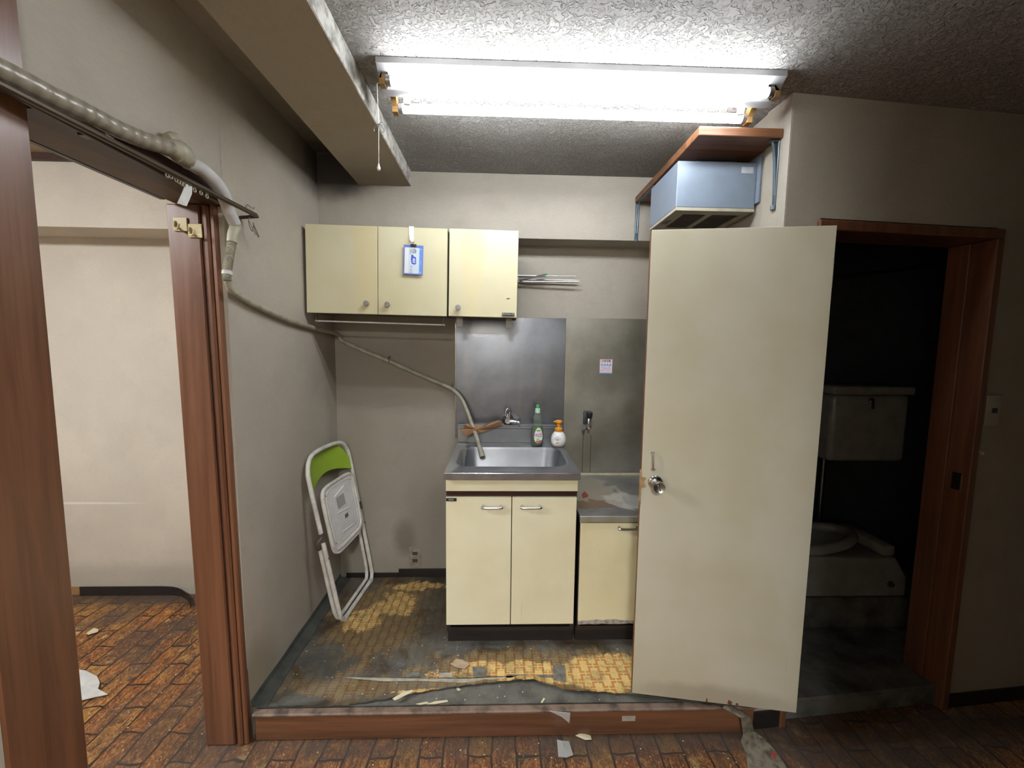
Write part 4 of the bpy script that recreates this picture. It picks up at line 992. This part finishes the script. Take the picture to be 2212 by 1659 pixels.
for z_ in (HZ1-.02, HZ0+.10): obj('screw', MB().lathe([(.004, 0), (.003, .002)], (XR-.006, HY0-.0182, z_), (0, -1, 0), 10), m_dullchrome, hd_)
lbq = at(1615, 368, 'y', HY0)
obj('rating_label', MB().box(lbq.x-.024, HY0-.0010, lbq.z-.011, lbq.x+.022, HY0-.0002, lbq.z+.012), plain('clear_grey_label', (.50, .53, .58), .4), hd_)

# ---------------------------------------------------------------- open toilet door
H0 = at(1720, 1540, 'z', .142); H1 = at(1365, 1497, 'z', .142)
dv = (H1-H0); DW = Vector((dv.x, dv.y)).length; ang = math.atan2(dv.y, dv.x)
ztop = at(1815, 487, 'y', H0.y).z
dr = thing('door_leaf', 'pale olive flush toilet door standing open in front of the low counter', 'door', (H0.x, H0.y, .142), rot=Matrix.Rotation(ang, 4, 'Z'))
# local x from hinge to latch edge, local +y is the face turned to the photographer
DH = ztop-.142; TK = .030
def toprofile(n=26):
    P_ = []
    for i in range(n+1):
        x_ = DW*(1-i/n); z_ = 0
        P_.append((x_, 0, z_))
    return P_
obj('front_skin', MB().box(.0, -.0045, .0, DW-.001, 0, DH, .0008), m_door, dr, local=True)
obj('core', MB().box(.001, -TK+.004, .001, DW, -.0048, DH-.001), m_dooredge, dr, local=True)
obj('rear_skin', MB().box(.0, -TK, .0, DW-.001, -TK+.0038, DH, .0008), m_door, dr, local=True)
M0 = Matrix.Translation((H0.x, H0.y, .142)) @ Matrix.Rotation(ang, 4, 'Z')
Mi = M0.inverted()
def onface(px, py, off=0):
    """local point of the door's front face that shows at this pixel"""
    o = Vector((0, 0, CAM_H)); d = _F+_R*((px-1106)/CAM_F)-_U*((py-829.5)/CAM_F)
    o2 = Mi@o; d2 = Mi.to_3x3()@d; return o2+d2*((off-o2.y)/d2.y)
k_ = onface(1416, 1042)
ks = obj('knob_rose', MB().lathe([(.0275, 0), (.0275, .003), (.024, .008), (.016, .012), (.014, .013)], (k_.x, .0003, k_.z), (0, 1, 0), 32), m_chrome, dr, local=True)
kn_ = obj('knob', MB().lathe([(.0125, .0125), (.0135, .018), (.0145, .030), (.0165, .038), (.0205, .044), (.0215, .050), (.0212, .060), (.0195, .063), (.015, .0605), (.004, .058)], (k_.x, .0003, k_.z), (0, 1, 0), 36), m_dullchrome, dr, local=True)
obj('thumb_turn', MB().box(k_.x-.0022, .057, k_.z-.011, k_.x+.0022, .066, k_.z+.011, .001, M=Matrix.Translation((k_.x, 0, k_.z)) @ Matrix.Rotation(.45, 4, 'Y') @ Matrix.Translation((-k_.x, 0, -k_.z))), m_chrome, kn_, local=True)
obj('screw', MB().lathe([(.003, 0), (.0025, .0015)], (k_.x-.003, .0088, k_.z+.0195), (0, 1, 0), 10), m_chrome, ks, local=True)
hA, hB_ = onface(1409, 978), onface(1409, 1012)
obj('small_catch', MB().tube([(hA.x, 0, hA.z), (hA.x, .012, hA.z), (hA.x, .016, hA.z-.006), (hB_.x, .016, hB_.z+.003), (hB_.x, .010, hB_.z)], .0028, 10, smooth=3).tube([(hA.x-.006, .002, hA.z+.001), (hA.x+.006, .002, hA.z+.001)], .004, 8).box(hB_.x-.009, .0005, hB_.z-.003, hB_.x+.006, .012, hB_.z+.002, .001), m_chrome, dr, local=True)
tn = MB(); oc = [(1378, 1016), (1385, 1012), (1387, 1030), (1396, 1032), (1391, 1040), (1395, 1052), (1385, 1054), (1383, 1078), (1379, 1092), (1372, 1084), (1376, 1050), (1377, 1030)]
loc_ = [onface(a, b, .0008) for a, b in oc]
for v in loc_: v.x = min(v.x, DW+.006)
tn.prism(loc_, (0, .0016, 0))
obj('torn_veneer', tn, m_torn, dr, local=True)
obj('torn_edge', MB().prism([(DW+.0003, -.02, onface(1376, 1025).z), (DW+.0003, .001, onface(1376, 1020).z), (DW+.0035, .002, onface(1376, 1060).z), (DW+.001, .001, onface(1376, 1092).z), (DW+.0003, -.016, onface(1376, 1085).z)], (.002, 0, 0)), m_torn, dr, local=True)
for px, w_, h_ in ((1526, .006, .017), (1576, .016, .020), (1592, .010, .012)):
    q = onface(px, 1520); x_ = q.x
    cpts = [(x_-w_/2, .0002, .0015), (x_-w_/2, .0002, h_*.7), (x_-w_*.1, .0002, h_*.85), (x_+w_*.35, .0002, h_), (x_+w_/2, .0002, .0015)]
    obj('chipped_spot', MB().prism(cpts, (0, .0004, 0)), m_dooredge, dr, local=True)
for z_ in (.22, 1.55):
    obj('hinge', MB().cyl((-.004, -.012, z_), (-.004, -.012, z_+.09), .006, 12).box(.0, -.0125, z_, -.0, -.012, z_+.09) if False else MB().cyl((-.0065, -.020, z_), (-.0065, -.020, z_+.09), .006, 12), m_dullchrome, dr, local=True)

# ---------------------------------------------------------------- folded chair
Bn, Bf = Vector((-.757, 1.862, ZK+.013)), Vector((-.728, 2.252, ZK+.013))
Tn, Tf = Vector((-.903, 1.842, .965)), Vector((-.866, 2.262, .955))
chr_ = thing('folding_chair', 'folded white metal chair with lime green backrest leaning in the kitchen corner', 'chair', (-.75, 2.05, ZK))
def cp_(u, v, off=0.):
    """u 0..1 near to far, v 0..1 bottom to top, off: towards the room"""
    a = Bn.lerp(Bf, u); b = Tn.lerp(Tf, u); p_ = a.lerp(b, v)
    nrm = (Bf-Bn).cross(Tn-Bn).normalized()
    if nrm.x < 0: nrm = -nrm
    return p_+nrm*off
R1 = .0105
main = [cp_(u, v, .0) for u, v in ((0, .06), (0, .3), (0, .6), (0, .84), (.02, .91), (.09, .965), (.22, .992), (.5, 1.0), (.78, .992), (.91, .965), (.98, .91), (1, .84), (1, .6), (1, .3), (1, .06))]
low = [cp_(u, v) for u, v in ((.985, .03), (.94, .004), (.85, 0), (.5, 0), (.15, 0), (.06, .004), (.015, .03))]
obj('front_frame', MB().tube(main+low, R1, 14, closed=True, smooth=4), m_whitedirty, chr_)
rear = [cp_(u, v, -.026) for u, v in ((.015, .47), (.01, .3), (.01, .12), (.02, .06), (.06, .018), (.14, .012), (.5, .012), (.86, .012), (.94, .018), (.98, .06), (.99, .12), (.99, .3), (.985, .47))]
obj('rear_frame', MB().tube(rear, R1*.92, 14, smooth=5), m_whitedirty, chr_)
# seat pan, underside to the room
def pan(offs, inset, mat, name, th, par, bulge=0):
    mm = MB(); P_ = []
    su, sv, ru = .17, .345, .10
    for k in range(48):
        t = 2*PI*k/48; c_, s2 = math.cos(t), math.sin(t)
        ex = math.copysign(abs(c_)**.32, c_); ey = math.copysign(abs(s2)**.32, s2)
        P_.append(cp_(.5+ex*(.40-inset), .578+ey*(.207-inset*.5)+ (0), offs))
    nrm = (cp_(.5, .5, 1)-cp_(.5, .5, 0))
    mm.prism(P_, nrm*th); return obj(name, mm, mat, par)
seat = pan(.006, 0, m_white, 'seat', .012, chr_)
ringp = []
for k in range(48):
    t = 2*PI*k/48; c_, s2 = math.cos(t), math.sin(t)
    ringp.append(cp_(.5+math.copysign(abs(c_)**.32, c_)*.395, .59+math.copysign(abs(s2)**.32, s2)*.192, .016))
obj('seat_rim', MB().tube(ringp, .0095, 10, closed=True), m_whitedirty, seat)
ringp = []
for k in range(48):
    t = 2*PI*k/48; c_, s2 = math.cos(t), math.sin(t)
    ringp.append(cp_(.5+math.copysign(abs(c_)**.3, c_)*.335, .59+math.copysign(abs(s2)**.3, s2)*.165, .0185))
obj('seat_groove', MB().tube(ringp, .0022, 8, closed=True), m_whitedirty, seat)
for v0, v1, ua, ub in ((.70, .72, .36, .62), (.60, .575, .34, .64), (.475, .455, .38, .66)):
    obj('pressed_rib', MB().tube([cp_(ua, v0-.004, .0185), cp_(ub, v1+.004, .0185)], .0035, 8), m_white, seat)
obj('paper_label', MB().prism([cp_(.38, .685, .0185), cp_(.58, .685, .0185), cp_(.58, .615, .0185), cp_(.38, .615, .0185)], (cp_(0, 0, 1)-cp_(0, 0, 0))*.0006), plain('grey_paper_label', (.50, .49, .47), .7, spot=.2, scale=120), seat)
obj('paper_label', MB().prism([cp_(.50, .555, .0185), cp_(.585, .555, .0185), cp_(.585, .53, .0185), cp_(.50, .53, .0185)], (cp_(0, 0, 1)-cp_(0, 0, 0))*.0006), m_tapegrey, seat)
for u, v in ((.18, .735), (.82, .735), (.18, .445), (.82, .445)):
    obj('rivet', MB().lathe([(.004, 0), (.003, .002)], cp_(u, v, .018), cp_(0, 0, 1)-cp_(0, 0, 0), 10), m_rust, seat)
# backrest: curved green panel between the bend
rows = []
for j in range(9):
    v = .80+.185*j/8; rr = []
    for i in range(25):
        u = i/24; uu = .03+u*.94
        vtop = 1.0-.13*abs(2*u-1)**4; vbot = .845-.045*math.cos(PI*0)*0 - .055*abs(2*u-1)**1.8
        vv = vbot+(vtop-.004-vbot)*j/8
        rr.append(cp_(uu, vv, .004-.030*(1-(2*u-1)**2)))
    rows.append(rr)
nrm = (cp_(0, 0, 1)-cp_(0, 0, 0))
obj('backrest', MB().sheet(rows, .006, nrm), m_green, chr_)
for u in (0, 1):
    s = -1 if u == 0 else 1
    obj('pivot_link', MB().tube([cp_(u, .53, .004), cp_(u-.03*(1-2*u)*1, .50, -.018), cp_(u, .46, -.026)], [.012, .015, .011], 12, smooth=3).tube([cp_(u, .55, .002), cp_(u, .50, .004)], .0125, 10), m_rust, chr_)
    obj('slide_rod', MB().tube([cp_(u+.012*(1-2*u), .46, -.026), cp_(u+.012*(1-2*u), .38, -.026)], .006, 8), m_dullchrome, chr_)
    obj('bolt', MB().lathe([(.005, 0), (.004, .006)], cp_(u, .40, .010), nrm, 10).lathe([(.005, 0), (.004, .006)], cp_(u+.1*(1-2*u), .35, .010), nrm, 10) if False else MB().lathe([(.005, 0), (.004, .006)], cp_(u, .40, .009), nrm, 10), m_rust, chr_)
for u in (.10, .90):
    obj('foot_cap', MB().tube([cp_(u-.03, -.001, 0), cp_(u+.03, -.001, 0)], .0128, 12), m_insul, chr_)

# ---------------------------------------------------------------- toilet in the dark room
ZT_ = .24
tk = thing('toilet_cistern', 'pale toilet cistern with a small lever in the dark toilet room', 'cistern', (1.88, 2.05, .83))
c0_, c1_ = at(1790, 990, 'y', 2.0), at(1970, 850, 'y', 2.0)
obj('tank', MB().box(c0_.x, 2.0, c0_.z-.02, c1_.x, 2.248, c1_.z-.01, .025, 3), m_porcelain, tk)
obj('lid', MB().box(c0_.x-.012, 1.988, c1_.z-.009, c1_.x+.012, 2.248, c1_.z+.035, .012, 3), m_porcelain, tk)
ll = at(1884, 870, 'y', 1.99)
obj('lever', MB().lathe([(.014, 0), (.012, .008)], (ll.x, 1.9995, ll.z+.012), (0, -1, 0), 16).tube([(ll.x, 1.988, ll.z+.010), (ll.x, 1.984, ll.z-.012), (ll.x, 1.984, ll.z-.03)], [.007, .006, .008], 10), m_chrome, tk)
obj('flush_pipe', MB().cyl(((c0_.x+c1_.x)/2-.04, 2.225, ZT_+.16), ((c0_.x+c1_.x)/2-.04, 2.225, c0_.z-.021), .014, 14), m_dullchrome, tk)
tt = thing('toilet', 'pale old toilet with a flared base and raised seat behind the open door', 'toilet', (1.62, 1.95, ZT_))
bx0, bx1, by0, by1 = 1.30, at(1955, 1290, 'y', 1.875).x, 1.872, 2.195
bz0, bz1 = ZT_+.001, ZT_+.20
tb_ = MB().prism([(bx0, by0, bz0), (bx1, by0, bz0), (bx1, by0+.0, bz0+.10), (bx1-.05, by0+.02, bz1), (bx0+.03, by0+.02, bz1), (bx0, by0, bz0+.10)], (0, by1-by0-.02, 0), .008)
obj('base', tb_, m_porcelain, tt)
rg = []
for k in range(32):
    t = 2*PI*k/32; rg.append(Vector(((bx0+bx1)/2-.03+.235*math.cos(t), 2.035+.12*math.sin(t), bz1+.030+.035*math.cos(t))))
obj('seat', MB().tube(rg, .026, 12, closed=True), m_porcelain, tt)
obj('bowl', MB().lathe([(.12, .0), (.19, .03), (.22, .05), (.20, .045), (.12, .01), (.02, .004)], ((bx0+bx1)/2-.03, 2.035, bz1-.004), n=32, sy=.52), m_porcelain, tt)
obj('rear_box', MB().box(bx1-.115, by0+.03, bz1, bx1-.045, by1-.02, bz1+.055, .012, 2), m_porcelain, tt)
obj('valve_knob', MB().lathe([(.014, 0), (.012, .012), (.006, .014)], (bx1-.09, by0-.001, bz0+.07), (0, -1, 0), 16), m_wire, tt)
a_, b_ = at(1840, 612, 'y', 2.2), at(2040, 585, 'y', 2.2)
tag(obj('overhead_pipe', MB().cyl((1.12, 2.20, a_.z-.06), (2.6, 2.20, b_.z+.05), .011, 12), m_dullchrome), 'thin pipe slanting across the dark toilet room wall', 'pipe')

# ---------------------------------------------------------------- litter
def flat_piece(name, px, z, mat, label, cat, th=.0015, curl=.0, group=None, flat=True):
    P_ = [at(a, b, 'z', z) for a, b in px]; c_ = sum(P_, Vector())/len(P_)
    mm = MB(); vs_ = [mm.bm.verts.new(p_+Vector((0, 0, curl*random.random()))) for p_ in P_]; vb = [mm.bm.verts.new(v.co+Vector((0, 0, th))) for v in vs_]
    c0 = mm.bm.verts.new(c_); c1 = mm.bm.verts.new(c_+Vector((0, 0, th+curl*.6))); n_ = len(vs_)
    for i in range(n_):
        j = (i+1) % n_
        mm.bm.faces.new((vs_[j], vs_[i], c0)); mm.bm.faces.new((vb[i], vb[j], c1)); mm.bm.faces.new((vs_[i], vs_[j], vb[j], vb[i]))
    o = obj(name, mm, mat, flat=flat); recentre(o)
    return tag(o, label, cat, group)
ZF = ZK+.0025
flat_piece('paper_flake', [(978, 1432), (985, 1424), (998, 1427), (1015, 1436), (1004, 1447), (985, 1443), (972, 1436)], ZF, plain('pinkish_paper', (.48, .36, .24), .8), 'pinkish torn paper flake on the yellow kitchen floor pattern', 'paper', .0015, .004)
flat_piece('vinyl_sliver', [(848, 1511), (872, 1497), (893, 1492), (890, 1497), (862, 1512), (853, 1515)], ZF+.010, m_chip, 'curled cream sliver standing on the torn floor edge', 'flake', .002, .006)
ZG = .1125
for pxs, lab in (([(898, 1522), (922, 1517), (927, 1521), (908, 1524)], 'cream sliver lying on bare concrete, shorter of the two near the step'),
                 ([(922, 1523), (940, 1517), (966, 1513), (968, 1517), (940, 1523)], 'cream sliver lying on bare concrete, longer of the two near the step'),
                 ([(986, 1490), (989, 1485), (996, 1491), (990, 1494)], 'small cream crumb under the middle of the torn floor edge'),
                 ([(1168, 1518), (1174, 1508), (1178, 1510), (1172, 1520)], 'narrow grey-white crumb on the concrete near the long tear')):
    flat_piece('flake', pxs, ZG, m_chip, lab, 'flake', .0015, .003, 'cream flakes on the bare concrete')
flat_piece('plastic_wrapper', [(1203, 1602), (1212, 1605), (1229, 1603), (1238, 1635), (1224, 1640), (1206, 1636)], .002, m_plasticfilm, 'clear crinkled plastic wrapper on the brick floor below the step', 'wrapper', .003, .008)
flat_piece('paper_scrap', [(1243, 1592), (1255, 1587), (1276, 1590), (1278, 1601), (1264, 1600), (1250, 1594)], .002, m_chip, 'cream paper scrap at the foot of the wooden step', 'paper', .0015, .006)
flat_piece('plastic_sheet', [(150, 1450), (185, 1454), (210, 1463), (216, 1478), (212, 1492), (233, 1503), (205, 1508), (170, 1517), (140, 1515), (130, 1480)], .002, m_paperwhite, 'torn white plastic sheet on the side room floor behind the near post', 'plastic sheet', .003, .012)
flat_piece('paper_scrap', [(186, 1371), (203, 1359), (214, 1360), (211, 1367), (192, 1374)], .002, m_chip, 'small tan card scrap on the side room floor', 'paper', .002, .010)
# adhesive tape hanging over the step corner onto the floor
tp = thing('packing_tape', 'long dirty strip of clear packing tape trailing over the step end', 'tape', at(1650, 1620, 'z', 0))
rows = []
for (a, b, z), (a2, b2, z2) in (((1560, 1528, ZK+.004), (1575, 1520, ZK+.004)), ((1600, 1550, .10), (1620, 1548, .10)), ((1605, 1586, .012), (1630, 1580, .02)), ((1600, 1600, .004), (1648, 1593, .004)), ((1612, 1630, .003), (1680, 1626, .003)), ((1618, 1680, .003), (1712, 1680, .003))):
    rows.append([at(a, b, 'z', z), at((a+a2)/2-3, (b+b2)/2, 'z', z+.004), at((a+a2)/2+3, (b+b2)/2, 'z', z), at(a2, b2, 'z', z2)])
obj('tape_strip', MB().sheet(rows, .0012), plain('grubby_clear_tape', (.27, .24, .18), .4, spot=.4, scale=30), tp)
obj('red_mark', MB().prism([at(1666, 1625, 'z', .0045), at(1673, 1624, 'z', .0045), at(1677, 1636, 'z', .0045), at(1671, 1638, 'z', .0045)], (0, 0, .0008)), plain('red_mark', (.55, .05, .04), .6), tp)
q0, q1 = at(1344, 1547, 'y', YF-.001), at(1372, 1557, 'y', YF-.001)
tag(recentre(obj('tape_scrap', MB().box(q0.x, YF-.0022, q1.z, q1.x, YF-.0003, q0.z), m_paletape)), 'small square of pale tape stuck on the wooden step front', 'tape')
fl = MB(); a, b_, c_, d_ = at(1186, 1536, 'y', YF-.016), at(1232, 1541, 'y', YF-.018), at(1230, 1562, 'y', YF-.022), at(1212, 1548, 'y', YF-.018)
fl.prism([a, b_, c_, d_], (0, .0015, .001))
fl2 = obj('film_scrap', fl, m_plasticfilm); recentre(fl2)
tag(fl2, 'torn triangle of clear film hanging over the step front', 'plastic film')
# tape residue on the kitchen floor: flat grey rectangles and one long strip
for pxs, lab, mt_ in (([(745, 1463), (800, 1464), (900, 1466), (1010, 1466), (1110, 1461), (1160, 1458), (1160, 1464), (1080, 1470), (1000, 1475), (900, 1471), (830, 1472), (760, 1466)], 'long grey strip of old tape along the torn kitchen floor edge', m_paletape),
                     ([(1021, 1440), (1049, 1440), (1050, 1461), (1021, 1462)], 'square grey tape patch standing out of the yellow floor pattern', m_tapegrey),
                     ([(1194, 1436), (1220, 1437), (1223, 1473), (1197, 1470)], 'tall grey tape patch near the yellow and orange pattern beside the door', m_tapegrey),
                     ([(879, 1453), (906, 1453), (907, 1462), (877, 1463)], 'small flat dark tape patch at the dim end of the yellow pattern', m_tapegrey),
                     ([(949, 1454), (977, 1453), (978, 1464), (948, 1464)], 'small pinkish tape patch between the two darker grey ones', m_paletape),
                     ([(1095, 1457), (1195, 1458), (1195, 1464), (1093, 1464)], 'narrow grey tape strip joining two grey tape patches', m_tapegrey)):
    flat_piece('tape_patch', pxs, ZK+.0028, mt_, lab, 'tape', .0006, .0, 'old tape patches on the kitchen floor')
cr_ = MB()
for i in range(170):
    px, py = random.uniform(600, 1600), random.uniform(1360, 1535)
    q = at(px, py, 'z', ZK)
    z = ZK+.0022 if q.y > edge_y(q.x)+.01 else .1125
    if q.y < YF+.03: continue
    s_ = random.uniform(.0008, .0026)
    cr_.box(q.x-s_, q.y-s_*random.uniform(.4, 1), z, q.x+s_, q.y+s_*random.uniform(.4, 1), z+s_*.7)
o = obj('crumbs', cr_, m_paperwhite, kind='stuff'); tag(o, 'tiny pale crumbs and grit scattered over the dirty kitchen floor', 'crumbs')
cr_ = MB()
for i in range(80):
    px, py = random.choice([(random.uniform(230, 440), random.uniform(1300, 1640)), (random.uniform(560, 1600), random.uniform(1600, 1655))])
    q = at(px, py, 'z', 0); s_ = random.uniform(.0008, .0024)
    if XB-.03 < q.x < XL+.03 and q.y > YJ1-.03: continue
    cr_.box(q.x-s_, q.y-s_*random.uniform(.4, 1), 0.0005, q.x+s_, q.y+s_*random.uniform(.4, 1), .0005+s_*.7)
o = obj('grit', cr_, m_chip, kind='stuff'); tag(o, 'tiny pale grit scattered over the brick patterned floor', 'grit')
# skirting at the foot of the toilet wall
struct('baseboard_right', MB().box(TX1+.022, -.008, .001, 2.4, -.0008, .06, .001, M=TW).box(.012, -.008, .001, TX0-.014, -.0008, .072, .001, M=TW), m_dark)
